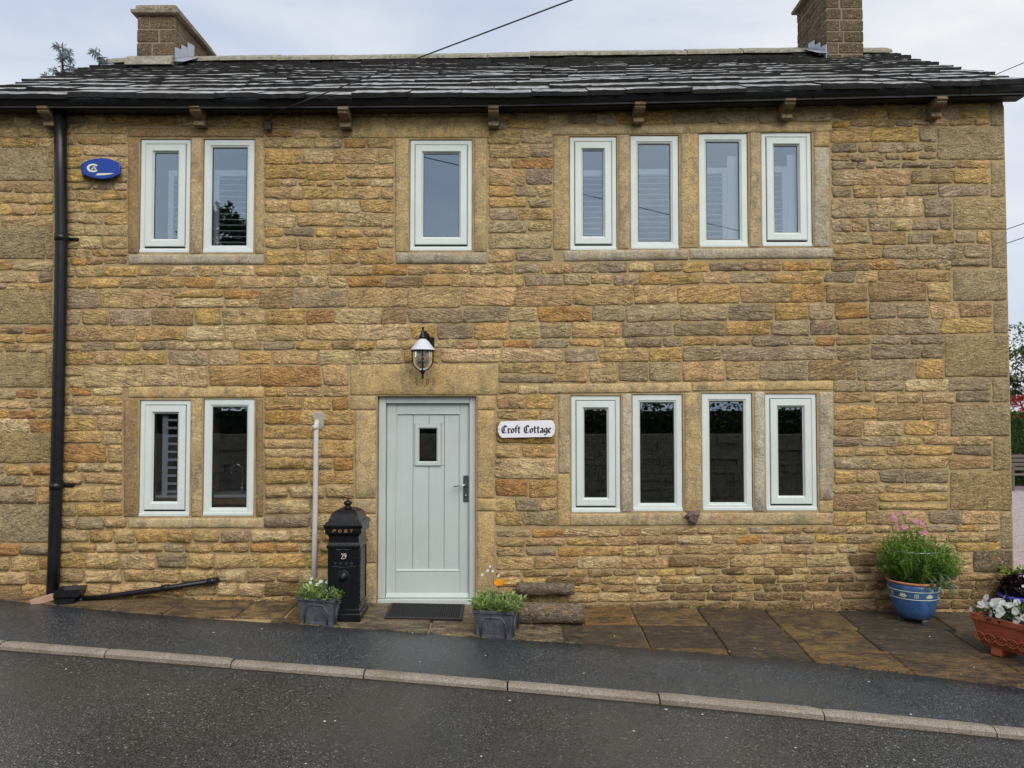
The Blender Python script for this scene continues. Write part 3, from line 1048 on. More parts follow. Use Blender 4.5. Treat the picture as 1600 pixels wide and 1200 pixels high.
exps = [.36, .34, .33, .31, .30, .28, .27, .26, .24, .23, .22, .21, .20]
k_ = (SL - .12) / sum(exps)
for e in exps:
    e *= k_
    x = XE0 + random.uniform(-.05, .05)
    first = True
    while x < XE1 - .1:
        wd = random.uniform(.28, .66) * (1.15 - .03 * ci)
        if x + wd > XE1 - .2:
            wd = XE1 - x + random.uniform(-.06, .05)
        n = 9
        th = random.uniform(.018, .034)
        lift = random.uniform(-.008, .012)
        tiltx = random.uniform(-.010, .010)
        ds = random.uniform(-.022, .022)
        Lh = min(e * 2.0, SL - s + .02)
        lo, hi = [], []
        topf, topb, botf, botb = [], [], [], []
        sd_ = random.uniform(0, 99)
        for i in range(n + 1):
            xx = x + .004 + (wd - .008) * i / n
            jag = .026 * noise.noise((xx * 9, sd_, 0)) + .016 * noise.noise((xx * 31, sd_, 3)) + (.012 if i in (0, n) else 0) * random.random()
            jz = .006 * noise.noise((xx * 12, sd_, 5)) + .005 * noise.noise((xx * 37, sd_, 7))
            tz = tiltx * (i / n - .5)
            topf.append(roof_pt(xx, s + ds + jag + .006, .048 + th + lift + jz + tz))
            botf.append(roof_pt(xx, s + ds + jag, .030 + lift + tz))
            topb.append(roof_pt(xx, s + Lh, .006 + th))
            botb.append(roof_pt(xx, s + Lh, .004))
        V = botf + topf + topb + botb
        N = n + 1
        Fc = []
        for i in range(n):
            Fc += [(i, i + 1, N + i + 1, N + i), (N + i, N + i + 1, 2 * N + i + 1, 2 * N + i), (3 * N + i, 3 * N + i + 1, i + 1, i)]
        Fc += [(0, N, 2 * N, 3 * N), (n, 3 * N + n, 2 * N + n, N + n)]
        g = random.uniform(.010, .030)
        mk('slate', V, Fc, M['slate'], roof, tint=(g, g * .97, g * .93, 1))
        x += wd
    s += e
    ci += 1
# back slope covering: big stone slates courses as one sheet sits on the deck; ridge stones
x = XE0 + .02
while x < XE1 - .15:
    wd = min(random.uniform(.55, .8), XE1 - x)
    dz = random.uniform(-.008, .012)
    dy = random.uniform(-.012, .012)
    loops = []
    for k in range(4):
        xx = x + .004 + (wd - .008) * k / 3
        z = ridge(xx) + dz - .02 + .008 * noise.noise((xx * 6, 1, 1))
        loops.append([Vector((xx, RIDGE_Y + dy + yy, z + zz + random.uniform(-.004, .004))) for yy, zz in
                      ((-.235, -.085), (-.225, -.045), (-.10, .035), (-.02, .075), (.03, .07), (.225, -.045), (.235, -.085), (0, .0))])
    fix_normals(MB().loft(loops).obj('ridge_stone', M['ridge'], roof))
    x += wd

# ---- chimneys
def chimney(x0, x1, ya, yb, z0, z1, courses, seedv, tint, flash_side, capped=True):
    random.seed(seedv)
    c = MB().box(x0 + .008, x1 - .008, ya + .008, yb - .008, z0 - .6, z1 - .01).obj('chimney', M['chimney_mortar'], house)
    ch = (z1 - z0) / courses
    for k in range(-2, courses):
        za, zb_ = z0 + k * ch + .008, z0 + (k + 1) * ch - .008
        def blk(a, b, c_, d):
            s_ = random.uniform(.8, 1.15)
            g_ = lambda: random.uniform(-.004, .004)
            MB().box(a + g_(), b + g_(), c_ + g_() * .5, d + g_() * .5, za + g_() * .4, zb_ + g_() * .4, .008).obj('chimney_stone', M['quoin'], c, tint=(tint[0] * s_, tint[1] * s_, tint[2] * s_, random.random()))
        dp = .14
        f = random.uniform(.4, .62) if k % 2 else random.uniform(.3, .42)
        xm = x0 + (x1 - x0) * f
        # front and rear leaves
        for (c_, d) in ((ya, ya + dp), (yb - dp, yb)):
            blk(x0 + .001, xm - .009, c_, d)
            blk(xm + .009, x1 - .001, c_, d)
        n = 3 if k % 2 else 2
        ys_ = frange(ya + dp + .012, yb - dp - .012, n + 1)
        for a, b in zip(ys_, ys_[1:]):
            blk(x0 + .002, x0 + .10, a + .006, b - .006)
            blk(x1 - .10, x1 - .002, a + .006, b - .006)
    if capped:
        o_ = .055
        lp = lambda e, z: [Vector((x0 - e, ya - e, z)), Vector((x1 + e, ya - e, z)), Vector((x1 + e, yb + e, z)), Vector((x0 - e, yb + e, z))]
        fix_normals(MB().loft([lp(.01, z1 + .001), lp(o_, z1 + .012), lp(o_ + .005, z1 + .05), lp(.02, z1 + .066), lp(.012, z1 + .12), lp(-.03, z1 + .15)]).obj('chimney_cap', M['quoin'], c, tint=(*T_['cool'], 1)))
    # lead stepped flashing on the side and apron at the front
    fx_ = x1 if flash_side > 0 else x0
    m_ = MB()
    n = 3
    for k in range(n):
        a = ya - .02 + (RIDGE_Y - ya) * k / n
        b = ya - .02 + (RIDGE_Y - ya) * (k + 1) / n + .03
        zz = z0 + (k * .13)
        fo = .006 + .003 * k
        xa, xb = (fx_ + fo, fx_ + fo + .005) if flash_side > 0 else (fx_ - fo - .005, fx_ - fo)
        m_.add([(xa, a, zz - .12), (xb, a, zz - .12), (xb, a, zz + .11 - .015 * k), (xa, a, zz + .11 - .015 * k), (xa, b, zz), (xb, b, zz), (xb, b, zz + .17 - .02 * k), (xa, b, zz + .17 - .02 * k)],
               [(0, 1, 2, 3), (4, 7, 6, 5), (0, 4, 5, 1), (2, 6, 7, 3), (0, 3, 7, 4), (1, 5, 6, 2)])
    sa, sb = roof_pt(fx_, .0), None
    xa, xb = (fx_ + .004, fx_ + .16) if flash_side > 0 else (fx_ - .16, fx_ - .004)
    t0 = (ya - EY) / (RIDGE_Y - EY) * SL - .06
    P0, P1, P2, P3 = roof_pt(xa, t0, .125), roof_pt(xb, t0, .118), roof_pt(xb, SL - .02, .118), roof_pt(xa, SL - .02, .125)
    m_.add([P0, P1, P2, P3], [(0, 1, 2, 3)])
    m_.obj('flashing', M['lead'], c)
    # mortar fillet in front
    z_ = z0
    t1 = (ya - EY) / (RIDGE_Y - EY) * SL
    if flash_side > 0:
     MB().loft([[roof_pt(xx, t1 - .14, .10), roof_pt(xx, t1 - .02, .18), roof_pt(xx, t1 + .06, .18), roof_pt(xx, t1 + .06, .05)] for xx in (x0 - .07, (x0 + x1) / 2, x1 + .02)]).obj('fillet', M['ridge'], c)
    return c
CD = 9.57
cya, cyb = 2.07, 3.2
zb1 = at(240, 88, cya).z
chimney(at(214, 50, cya).x, at(274, 50, cya).x, cya, cyb, zb1, at(240, 24, cya).z, 3, 3, (.18, .135, .09), 1)
zb2 = at(1320, 84, cya).z
chimney(at(1291, 50, cya).x, at(1349, 50, cya).x, cya, cyb - .15, zb2, zb2 + 1.02, 7, 4, (.14, .11, .07), -1)

# ---- eaves: wall head, fascia, gutter, corbels
hx = frange(XL + .01, XR - .012, 21)
MB().loft([[Vector((x, .004, WTOP - .04)), Vector((x, WT - .004, WTOP - .04)), Vector((x, WT - .004, eave(x) + .16)), Vector((x, .004, eave(x) + .02))] for x in hx]).obj('wall_head', M['mortar'], house)
stx = [XE0 + .03] + frange(-4.8, 4.6, 20) + [XE1 + .02]
m = MB()
m.loft([[Vector((x, -.14, eave(x) - .02)), Vector((x, -.14, eave(x) - .095)), Vector((x, .0025, eave(x) - .095)), Vector((x, .0025, eave(x) - .02))] for x in stx]).obj('fascia', M['fascia'], house)
def gut_prof(x, r, k=0.0):
    z = eave(x) - .016
    pts = []
    for i in range(11):
        a = math.pi * i / 10
        pts.append(Vector((x, -.205 + .058 * math.cos(a) * (1 + k), z - .075 * math.sin(a) * (1 + k))))
    inner = [Vector((x, -.205 + .052 * math.cos(math.pi * i / 10), z - .069 * math.sin(math.pi * i / 10) + .001)) for i in range(10, -1, -1)]
    return pts + inner
m = MB()
gutter = fix_normals(m.loft([gut_prof(x, 1) for x in stx]).obj('gutter', M['black_plastic'], house, True))
# front bead
MB().tube([Vector((x, -.262, eave(x) - .018)) for x in stx], .008, 6).obj('gutter_bead', M['black_plastic'], gutter, True)
for px_ in (110, 300, 425, 568, 708, 806, 851, 988, 1129, 1270, 1411, 1500, 1514):
    x = at(px_, 150, -.2).x
    fix_normals(MB().loft([gut_prof(x - .012, 1, .07), gut_prof(x + .012, 1, .07)]).obj('gutter_bracket', M['black_plastic'], gutter))
for px_, yt in ((72, 165), (308, 164), (538, 167), (771, 165), (999, 159), (1232, 153), (1467, 151)):
    x = at(px_, 180, -.15).x
    zt, zb_ = at(px_, yt, -.2).z, at(px_, yt + 34, -.06).z
    hh = zt - zb_
    prof = [(0, zt), (-.215, zt), (-.225, zt - .03)]
    for i in range(7):
        a = i / 6
        prof.append((-.20 + .10 * a + .035 * math.sin(a * math.pi * 2) * -1, zt - .045 - (hh - .085) * a))
    prof += [(-.115, zb_ + .028), (-.115, zb_), (0, zb_)]
    o = MB().loft([[Vector((x + sx, y, z)) for y, z in prof] for sx in (-.05, -.046, .046, .05)]).obj('corbel', M['dressed'], house, tint=(.20, .155, .10, 1))
    fix_normals(o)

# ---- windows
def window(x0, x1, y0, y1, opening, idx):
    X0, X1, Z0, Z1 = rect(x0, x1, y0, y1)
    X0 += .004; X1 -= .004; Z0 += .002; Z1 -= .004
    yf = .012
    t = .045 if opening else .062
    m_ = MB().ring(X0, X1, Z0, Z1, [(0, .10), (0, yf + .004), (.004, yf), (t - .008, yf), (t, yf + .008), (t, .10)])
    # drip sill
    m_.box(X0 + .001, X1 - .001, yf - .014, yf - .001, Z0 - .001, Z0 + .028, .003)
    wnd = m_.obj('window', M['frame'], house)
    fix_normals(wnd)
    if opening:
        g = .005
        a = t + g
        s_ = MB().ring(X0 + a, X1 - a, Z0 + a + .012, Z1 - a, [(0, .075), (0, yf - .004), (.005, yf - .009), (.060, yf - .009), (.066, yf - .002), (.074, yf + .012), (.078, yf + .014), (.078, .075)])
        fix_normals(s_.obj('sash', M['frame'], wnd))
        MB().ring(X0 + t - .001, X1 - t + .001, Z0 + t - .001, Z1 - t + .001, [(0, .060), (0, .028), (g + .014, .028), (g + .014, .060)]).obj('gasket', M['gasket'], wnd)
        gi, bo = a + .078, .012
    else:
        s_ = MB().ring(X0 + t - .001, X1 - t + .001, Z0 + t - .001, Z1 - t + .001, [(0, .075), (0, yf + .010), (.006, yf + .008), (.014, yf + .016), (.016, .075)])
        fix_normals(s_.obj('glazing_bead', M['frame'], wnd))
        gi, bo = t + .015, 0
    MB().ring(X0 + gi - .001, X1 - gi + .001, Z0 + gi + bo - .001, Z1 - gi + .001, [(0, .05), (0, yf + .018), (.006, yf + .018), (.006, .05)]).obj('gasket', M['gasket'], wnd)
    gx0, gx1, gz0, gz1 = X0 + gi + .002, X1 - gi - .002, Z0 + gi + bo + .002, Z1 - gi - .002
    MB().box(gx0, gx1, .034, .040, gz0, gz1).obj('pane', M['glass'], wnd)
    return wnd, (gx0, gx1, gz0, gz1)
WUP = [window(*q, i) for i, q in enumerate(UP)]
WLO = [window(*q, 10 + i) for i, q in enumerate(LO)]

def shutter(wnd, X0, X1, Z0, Z1, n, open_part=0.0, Y=.075):
    """a white louvred shutter panel inside the room: stiles, rails and single slats"""
    m_ = MB()
    st = .05
    m_.box(X0, X0 + st, Y, Y + .028, Z0, Z1, .003)
    m_.box(X1 - st, X1, Y, Y + .028, Z0, Z1, .003)
    m_.box(X0 + st + .001, X1 - st - .001, Y, Y + .028, Z0, Z0 + .07, .003)
    m_.box(X0 + st + .001, X1 - st - .001, Y, Y + .028, Z1 - .06, Z1, .003)
    m_.obj('shutter_frame', M['white'], wnd)
    zz = frange(Z0 + .10, Z1 - .09, n)
    ca, sa = math.cos(R(12)), math.sin(R(12))
    w2 = .024
    base = None
    for z in zz:
        if base is None:
            V = []
            for x in (X0 + st + .003, X1 - st - .003):
                for a, b in ((-w2, 0), (0, .0075), (w2, 0), (0, -.0075)):
                    V.append((x, a * ca - b * sa, a * sa + b * ca))
            base = mk('slat', V, [(0, 1, 5, 4), (1, 2, 6, 5), (2, 3, 7, 6), (3, 0, 4, 7), (0, 3, 2, 1), (4, 5, 6, 7)], M['white'], wnd)
            base.location = (0, Y + .014, z)
        else:
            link_copy(base, wnd, (0, Y + .014, z))
# the inner edge of the wall opening behind each window
def inner(q):
    return rect(*q[:4])
for k in (3, 4, 5, 6):
    X0, X1, Z0, Z1 = inner(UP[k])
    top = at(1000, 262 - (k - 3) * 2).z
    if k in (5, 6):
        shutter(WUP[k][0], X0 - .02, X0 + (X1 - X0) * (.62 if k == 5 else .56), Z0 + .02, top, 12)
        MB().box(X0 + (X1 - X0) * (.62 if k == 5 else .56) + .004, X1 - .06, .085, .11, Z0 + .02, top + .12, .003).obj('shutter_leaf', M['white'], WUP[k][0])
    else:
        shutter(WUP[k][0], X0 - .02, X1 + .02, Z0 + .02, top, 12)
X0, X1, Z0, Z1 = inner(UP[0])
shutter(WUP[0][0], X0 + (X1 - X0) * .50, X1 + .05, Z0 + .02, at(250, 262).z, 12)
X0, X1, Z0, Z1 = inner(UP[1])
shutter(WUP[1][0], X0 + (X1 - X0) * .16, X1 + .03, Z0 + .02, at(350, 262).z, 12)
# ground floor left: folded shutter leaf, sill board and worktop behind the glass
X0, X1, Z0, Z1 = inner(LO[0])
m = MB()
m.box(X0 + (X1 - X0) * .36, X0 + (X1 - X0) * .47, .10, .115, Z0 + .19, Z1 - .06, .003)
m.box(X0 + (X1 - X0) * .66, X0 + (X1 - X0) * .76, .10, .115, Z0 + .19, Z1 - .06, .003)
m.obj('shutter_leaf', M['white'], WLO[0][0])
for i in range(11):
    z = Z0 + .22 + i * .078
    MB().box(X0 + (X1 - X0) * .475, X0 + (X1 - X0) * .655, .09, .13, z, z + .022).obj('slat', M['white'], WLO[0][0])
for k in (0, 1):
    X0, X1, Z0, Z1 = inner(LO[k])
    MB().box(X0 + .02, X1 - .02, .075, .44, Z0 + .165, Z0 + .195, .004).obj('window_board', M['white'], WLO[k][0])
    MB().box(X0 + .02, X1 - .02, .07, .40, Z0 + .10, Z0 + .16, .004).obj('worktop_edge', M['timber'], WLO[k][0])
X0, X1, Z0, Z1 = inner(LO[1])
tap = tag(empty('kitchen_tap', ((X0 + X1) / 2 + .06, .22, Z0 + .23)), 'slim chrome swan neck tap seen through lower left window', 'tap')
pts = [Vector((0, 0, -.03)), Vector((0, 0, .16))] + [Vector((-.055 + .055 * math.cos(a), -.02 * math.sin(a), .20 + .055 * math.sin(a))) for a in frange(0, math.pi, 7)] + [Vector((-.11, 0, .16))]
MB().tube(pts, .009, 8).obj('spout', M['steel'], tap, True)
MB().lathe([(.018, -.02), (.018, .04), (.010, .06)], 10, (.0, 0, -.02)).obj('tap_body', M['steel'], tap, True)

# ---- door
DX0, DX1, DZ0, DZ1 = rect(*DOOR)
DZ0 = at(665, 946, -.01).z
yd = .10
m = MB()
m.add([], [])
ft = .075
tf = rect(604, 733, 631, 937, yd)
prof = lambda xx: xx
# frame: two posts, head, threshold
fo = MB()
fo.box(DX0 + .003, tf[0] - .004, .05, .16, DZ0 + .05, DZ1 - .003, .006)
fo.box(tf[1] + .004, DX1 - .003, .05, .16, DZ0 + .05, DZ1 - .003, .006)
fo.box(tf[0] - .003, tf[1] + .003, .055, .16, tf[3] + .004, DZ1 - .003, .006)
door = fo.obj('door', M['door'], house)
MB().box(DX0 + .003, DX1 - .003, .02, .18, DZ0 - .02, DZ0 + .048, .006).obj('threshold', M['door'], door)
LX0, LX1, LZ0, LZ1 = tf[0], tf[1], DZ0 + .053, tf[3]
pr = rect(619, 719, 646, 892, yd)
gl = rect(655, 684, 668, 723, yd)
wo = rect(648, 689, 663, 728, yd)
# rails and stiles around the boarded panel
m = MB()
yl = yd
m.box(LX0, pr[0] - .001, yl, yl + .05, LZ0, LZ1, .004)
m.box(pr[1] + .001, LX1, yl, yl + .05, LZ0, LZ1, .004)
m.box(pr[0], pr[1], yl + .0005, yl + .05, pr[3], LZ1, .004)
m.box(pr[0], pr[1], yl + .0005, yl + .05, LZ0, pr[2], .004)
m.obj('door_rails', M['door'], door)
fix_normals(MB().ring(pr[0] - .004, pr[1] + .004, pr[2] - .004, pr[3] + .004, [(0, yl + .02), (0, yl - .002), (.006, yl - .006), (.012, yl - .002), (.020, yl + .013), (.020, yl + .02)]).obj('panel_moulding', M['door'], door))
bx = [pr[0]] + [rect(p, p + 1, 700, 701, yd)[0] for p in (645, 670, 694)] + [pr[1]]
for a, b in zip(bx, bx[1:]):
    # boards stop at the little window
    segs = [(pr[2], pr[3])]
    if a < wo[1] and b > wo[0]:
        lo_, hi_ = max(a, wo[0]), min(b, wo[1])
        MB().box(a + .0015, b - .0015, yl + .012, yl + .045, pr[2] + .001, wo[2] - .001, .004).obj('board', M['door'], door)
        MB().box(a + .0015, b - .0015, yl + .012, yl + .045, wo[3] + .001, pr[3] - .001, .004).obj('board', M['door'], door)
        if lo_ > a + .004:
            MB().box(a + .0015, lo_ - .001, yl + .012, yl + .045, wo[2], wo[3], .004).obj('board', M['door'], door)
        if hi_ < b - .004:
            MB().box(hi_ + .001, b - .0015, yl + .012, yl + .045, wo[2], wo[3], .004).obj('board', M['door'], door)
    else:
        MB().box(a + .0015, b - .0015, yl + .012, yl + .045, pr[2] + .001, pr[3] - .001, .004).obj('board', M['door'], door)
fix_normals(MB().ring(wo[0], wo[1], wo[2], wo[3], [(0, yl + .03), (0, yl + .002), (.006, yl - .006), (gl[0] - wo[0] - .012, yl - .006), (gl[0] - wo[0], yl + .008), (gl[0] - wo[0], yl + .03)]).obj('vision_frame', M['door'], door))
MB().box(gl[0] - .002, gl[1] + .002, yl + .020, yl + .026, gl[2] - .002, gl[3] + .002).obj('pane', M['glass'], door)
wb = rect(605, 732, 926, 933, yd)
MB().add([(LX0 + .002, yl - .001, wb[3]), (LX1 - .002, yl - .001, wb[3]), (LX1 - .002, yl - .03, wb[2] + .008), (LX0 + .002, yl - .03, wb[2] + .008), (LX0 + .002, yl - .03, wb[2]), (LX1 - .002, yl - .03, wb[2]), (LX0 + .002, yl - .001, wb[2]), (LX1 - .002, yl - .001, wb[2])],
         [(0, 3, 2, 1), (3, 4, 5, 2), (4, 6, 7, 5), (0, 6, 4, 3), (1, 2, 5, 7)]).obj('weather_bar', M['door'], door)
hp = rect(724, 732, 743, 784, yd)
MB().box(hp[0], hp[1], yl - .010, yl - .001, hp[2], hp[3], .002).obj('handle_plate', M['grey_metal'], door)
hc = at(728, 757, yd)
MB().tube([(hc.x, yl - .005, hc.z), (hc.x, yl - .05, hc.z), (hc.x - .02, yl - .055, hc.z - .002), (hc.x - .118, yl - .055, hc.z - .016)], .008, 8).obj('handle', M['steel'], door, True)
kc = at(728, 774, yd)
MB().tube([(kc.x, yl - .02, kc.z), (kc.x, yl - .002, kc.z)], .009, 8).obj('lock_cylinder', M['steel'], door, True)

# ---- downpipe (part of the house)
pp = [at(x, y, -.085) for x, y in ((94, 158), (95, 270), (96, 372), (94, 500), (91, 640), (88, 760), (84.5, 870), (82, 935))]
dp = MB().tube(pp, .056, 14).obj('downpipe', M['black_plastic'], house, True)
for i, t_ in ((2, 0), (5, 0)):
    p = pp[i]
    MB().tube([p + Vector((0, 0, -.03)), p + Vector((0, 0, .035))], .062, 14).obj('pipe_socket', M['black_plastic'], dp, True)
    MB().box(p.x - .07, p.x + .13, -.035, -.005, p.z - .008, p.z + .016, .003).obj('pipe_clip', M['black_plastic'], dp)

# ------------------------------------------------------------------ lettering with a broad nib
GL = {
 'C': (1.15, [[(1.0, 1.25), (.85, 1.55), (.55, 1.6), (.2, 1.3), (.1, .7), (.25, .15), (.6, 0), (1.0, .2)], [(.58, 1.5), (.5, 1.0), (.58, .35)]]),
 'r': (.72, [[(.08, .9), (.25, 1.0), (.25, .1), (.42, 0)], [(.25, .75), (.5, 1.0), (.66, .82)]]),
 'o': (.78, [[(.35, 1), (.12, .75), (.12, .25), (.35, 0), (.62, .25), (.62, .75), (.35, 1)]]),
 'f': (.56, [[(.25, 0), (.25, 1.3), (.42, 1.6), (.62, 1.5)], [(.05, 1.0), (.5, 1.0)]]),
 't': (.66, [[(.28, 1.4), (.26, .2), (.4, 0), (.58, .12)], [(.05, 1.0), (.55, 1.0)]]),
 'a': (.80, [[(.15, .88), (.38, 1.0), (.56, .8), (.56, .12), (.72, .02)], [(.56, .58), (.15, .4), (.13, .15), (.3, 0), (.54, .2)]]),
 'g': (.80, [[(.56, .95), (.35, 1), (.12, .75), (.12, .3), (.35, .05), (.56, .2)], [(.6, 1.0), (.6, -.25), (.38, -.5), (.08, -.36)]]),
 'e': (.70, [[(.60, .15), (.35, 0), (.12, .25), (.12, .75), (.36, 1), (.58, .75), (.16, .45)]]),
 ' ': (.62, []),
 '2': (.80, [[(.1, 1.2), (.2, 1.45), (.45, 1.55), (.65, 1.3), (.55, .9), (.08, .05), (.7, .05), (.72, .25)]]),
 '9': (.80, [[(.62, 1.1), (.4, .75), (.15, .9), (.12, 1.3), (.38, 1.55), (.62, 1.3), (.62, .8), (.5, .25), (.15, .03)]]),
 '1': (.62, [[(.12, 1.45), (.5, 1.45)], [(.3, 1.5), (.3, 0)], [(.15, .02), (.48, .02)]]),
 '7': (.72, [[(.08, 1.45), (.62, 1.45), (.3, 0)]]),
 '0': (.80, [[(.36, 1.2), (.1, .95), (.1, .3), (.36, 0), (.62, .3), (.62, .95), (.36, 1.2)]]),
 '3': (.75, [[(.1, 1.5), (.6, 1.5), (.3, .95), (.62, .7), (.62, .25), (.36, 0), (.1, .1)]]),
 'P': (1.3, [[(.1, 0), (.1, 1)], [(.1, 1), (.95, 1), (1.0, .75), (.95, .48), (.1, .45)]]),
 'O': (1.35, [[(.15, .05), (.1, .95), (.95, .95), (.95, .05), (.15, .05)]]),
 'S': (1.3, [[(1.0, .8), (.9, 1), (.15, 1), (.15, .55), (.95, .5), (.95, 0), (.1, 0), (.05, .2)]]),
 'T': (1.2, [[(0, 1), (1.05, 1)], [(.52, 1), (.52, 0)]]),
 'A': (.8, [[(0, 0), (.42, 1), (.84, 0)], [(.2, .38), (.65, .38)]]),
}
def nib(m, line, nw, ang, thin, mapf):
    n = Vector((math.cos(ang), math.sin(ang))) * nw / 2
    for (a, b) in zip(line, line[1:]):
        a, b = Vector(a), Vector(b)
        d = (b - a).normalized()
        pr_ = Vector((-d.y, d.x))
        e = pr_ * thin / 2
        nn = n if n.dot(pr_) >= 0 else -n
        q = nn + e
        c1, c2, c3, c4 = a - q, b - q, b + q, a + q
        m.add([mapf(c1), mapf(c2), mapf(c3), mapf(c4)], [(0, 1, 2, 3)])
def write(m, text, x0, base, size, nw, ang, thin, mapf, squeeze=1.0, track=0.0):
    """mapf takes (x, y up) in the writing's own units"""
    x = x0
    for ch in text:
        adv, lines = GL[ch]
        for ln in lines:
            nib(m, [(x + px_ * size * squeeze, base + py_ * size) for px_, py_ in ln], nw * size, ang, thin * size, mapf)
        x += (adv + track) * size * squeeze
    return x
def text_w(text, size, squeeze=1.0, track=0.0):
    return sum((GL[c][0] + track) for c in text) * size * squeeze

# carved date over the door (part of the lintel, behind the lamp)
m = MB()
mf = lambda p: at(p.x, 600 - p.y, -.0235)
for ch, x in (('1', 649), ('7', 657), ('0', 665.5), ('3', 675)):
    adv, lines = GL[ch]
    for ln in lines:
        nib(m, [(x + a * 7, 600 - 601 + b * 7) for a, b in ln], .7, R(30), .35, mf)
fix_normals(m.obj('carved_date', M['carve'], house))

# ------------------------------------------------------------------ small things on the wall
# house name plate
plate = tag(empty('house_sign', (0, 0, 0)), 'white enamel name plate reading Croft Cottage in black gothic letters', 'sign')
out_ = [(781, 661), (784, 658.5), (861, 656.5), (864.5, 659), (867, 664), (867.5, 671), (866, 678), (862, 683), (784, 684.5), (780.5, 681), (778, 675), (778, 667)]
cx, cy = 823, 670.5
def ol(s, Y):
    return [at(cx + (x - cx) * s, cy + (y - cy) * (1 - (1 - s) * 3), Y) for x, y in out_]
fix_normals(MB().loft([ol(1, -.03), ol(1, -.042), ol(.985, -.048)]).obj('plate', M['enamel'], plate))
m = MB()
txt = 'Croft Cottage'
sz = 7.2
wtx = text_w(txt, sz, 1.0)
sq = 78.0 / wtx
write(m, txt, 783.5, 600 - 676.3, sz, .30, R(38), .07, lambda p: at(p.x, 600 - p.y - .012 * (p.x - 823), -.0495), sq)
fix_normals(m.obj('lettering', M['ink'], plate))
m = MB()
for px_ in (780.5, 865):
    p = at(px_, 670.5, -.049)
    m.lathe([(.004, 0), (.003, .002)], 8, (0, 0, 0))
    for v in m.V[-16:]:
        v[:] = (p.x + v.x, p.y - v.z, p.z + v.y)
m.obj('screw', M['grey_metal'], plate)

# alarm box
alarm = tag(empty('alarm_box'), 'blue plastic burglar alarm box with cream emblem on upper left wall', 'alarm box')
ao = [(128, 256), (137, 251.5), (149, 248), (160, 247), (172, 249), (187, 255.5), (188.5, 262), (187.5, 272), (176, 277.5), (161, 280), (146, 278.5), (129, 272), (127.5, 264)]
acx, acy = 158, 263.5
al = lambda s, Y: [at(acx + (x - acx) * s, acy + (y - acy) * s, Y) for x, y in ao]
fix_normals(MB().loft([al(1.0, .0), al(1.03, -.03), al(1.03, -.075), al(.98, -.088), al(.94, -.092)]).obj('case', M['blue'], alarm))
m = MB()
AP = lambda x, y: at(x, y, -.0935)
n = 20
for k in range(n):
    a0, a1 = R(38 + 284 * k / n), R(38 + 284 * (k + 1) / n)
    f = lambda a, r: AP(145.2 + 9.6 * r * math.cos(a), 262.4 - 6.6 * r * math.sin(a))
    m.add([f(a0, .62), f(a1, .62), f(a1, 1.0), f(a0, 1.0)], [(0, 1, 2, 3)])
for ln in ([(142.5, 265.6), (146.8, 259.6), (150.6, 265.8)], [(144.6, 264), (149, 264)]):
    nib(m, ln, 1.0, R(0), .5, lambda p: AP(p.x, p.y))
m.add([AP(149, 273.8), AP(153, 270.8), AP(178.5, 270.4), AP(173, 272.2), AP(162, 273.6)], [(0, 1, 2, 3, 4)])
fix_normals(m.obj('emblem', M['cream'], alarm))

# lamp over the door
LY = -.21
lc = at(660.5, 547, LY)
lamp = tag(empty('wall_lantern', lc), 'black lantern with pale shade and clear glass above the front door', 'lantern')
sc1 = 7.29 / F
pr_ = [(.016, .118), (.034, .112), (.036, .098), (.055, .085), (.085, .045), (.118, .004), (.121, -.002), (.116, -.003), (.05, .07), (.03, .09)]
fix_normals(MB().lathe(pr_, 28, cap=False).obj('shade', M['galv'], lamp, True))
MB().lathe([(.113, -.004), (.116, -.010), (.106, -.018), (.098, -.014)], 28, cap=False).obj('rim', M['black_metal'], lamp, True)
bowl = [(.094, -.012), (.096, -.06), (.094, -.105), (.082, -.145), (.055, -.178), (.016, -.198)]
MB().lathe(bowl, 28, cap=False).obj('glass_bowl', M['lamp_glass'], lamp, True)
MB().lathe([(.02, .03), (.022, -.03), (.016, -.035)], 12).obj('lamp_holder', M['white'], lamp, True)
MB().lathe([(.013, -.033), (.018, -.045), (.030, -.07), (.026, -.095), (.004, -.108)], 12).obj('bulb', M['lamp_glass'], lamp, True)
for k in range(4):
    a = R(4 + 90 * k)
    pts = [Vector((r * 1.04 * math.cos(a), r * 1.04 * math.sin(a), z)) for r, z in [(.1, -.008)] + bowl]
    MB().tube(pts, .0058, 6).obj('cage_arm', M['black_metal'], lamp, True)
MB().lathe([(.004, -.188), (.024, -.193), (.027, -.205), (.014, -.222), (.009, -.245), (.012, -.255), (.010, -.266), (.002, -.272)], 12).obj('finial', M['black_metal'], lamp, True)
MB().lathe([(.036, .105), (.040, .12), (.030, .135), (.022, .16), (.010, .185), (.008, .20), (.013, .208), (.010, .218), (.001, .222)], 14).obj('crown', M['black_metal'], lamp, True)
arm = [Vector((0, 0, .135)), Vector((.012, .05, .165)), Vector((.03, .11, .15)), Vector((.045, .16, .10)), Vector((.05, .19, .06))]
MB().tube(arm, .02, 10, [.026, .024, .022, .022, .03]).obj('arm', M['black_metal'], lamp, True)
fix_normals(MB().box(.01, .09, .175, .20, -.01, .14, .008).obj('back_plate', M['black_metal'], lamp))

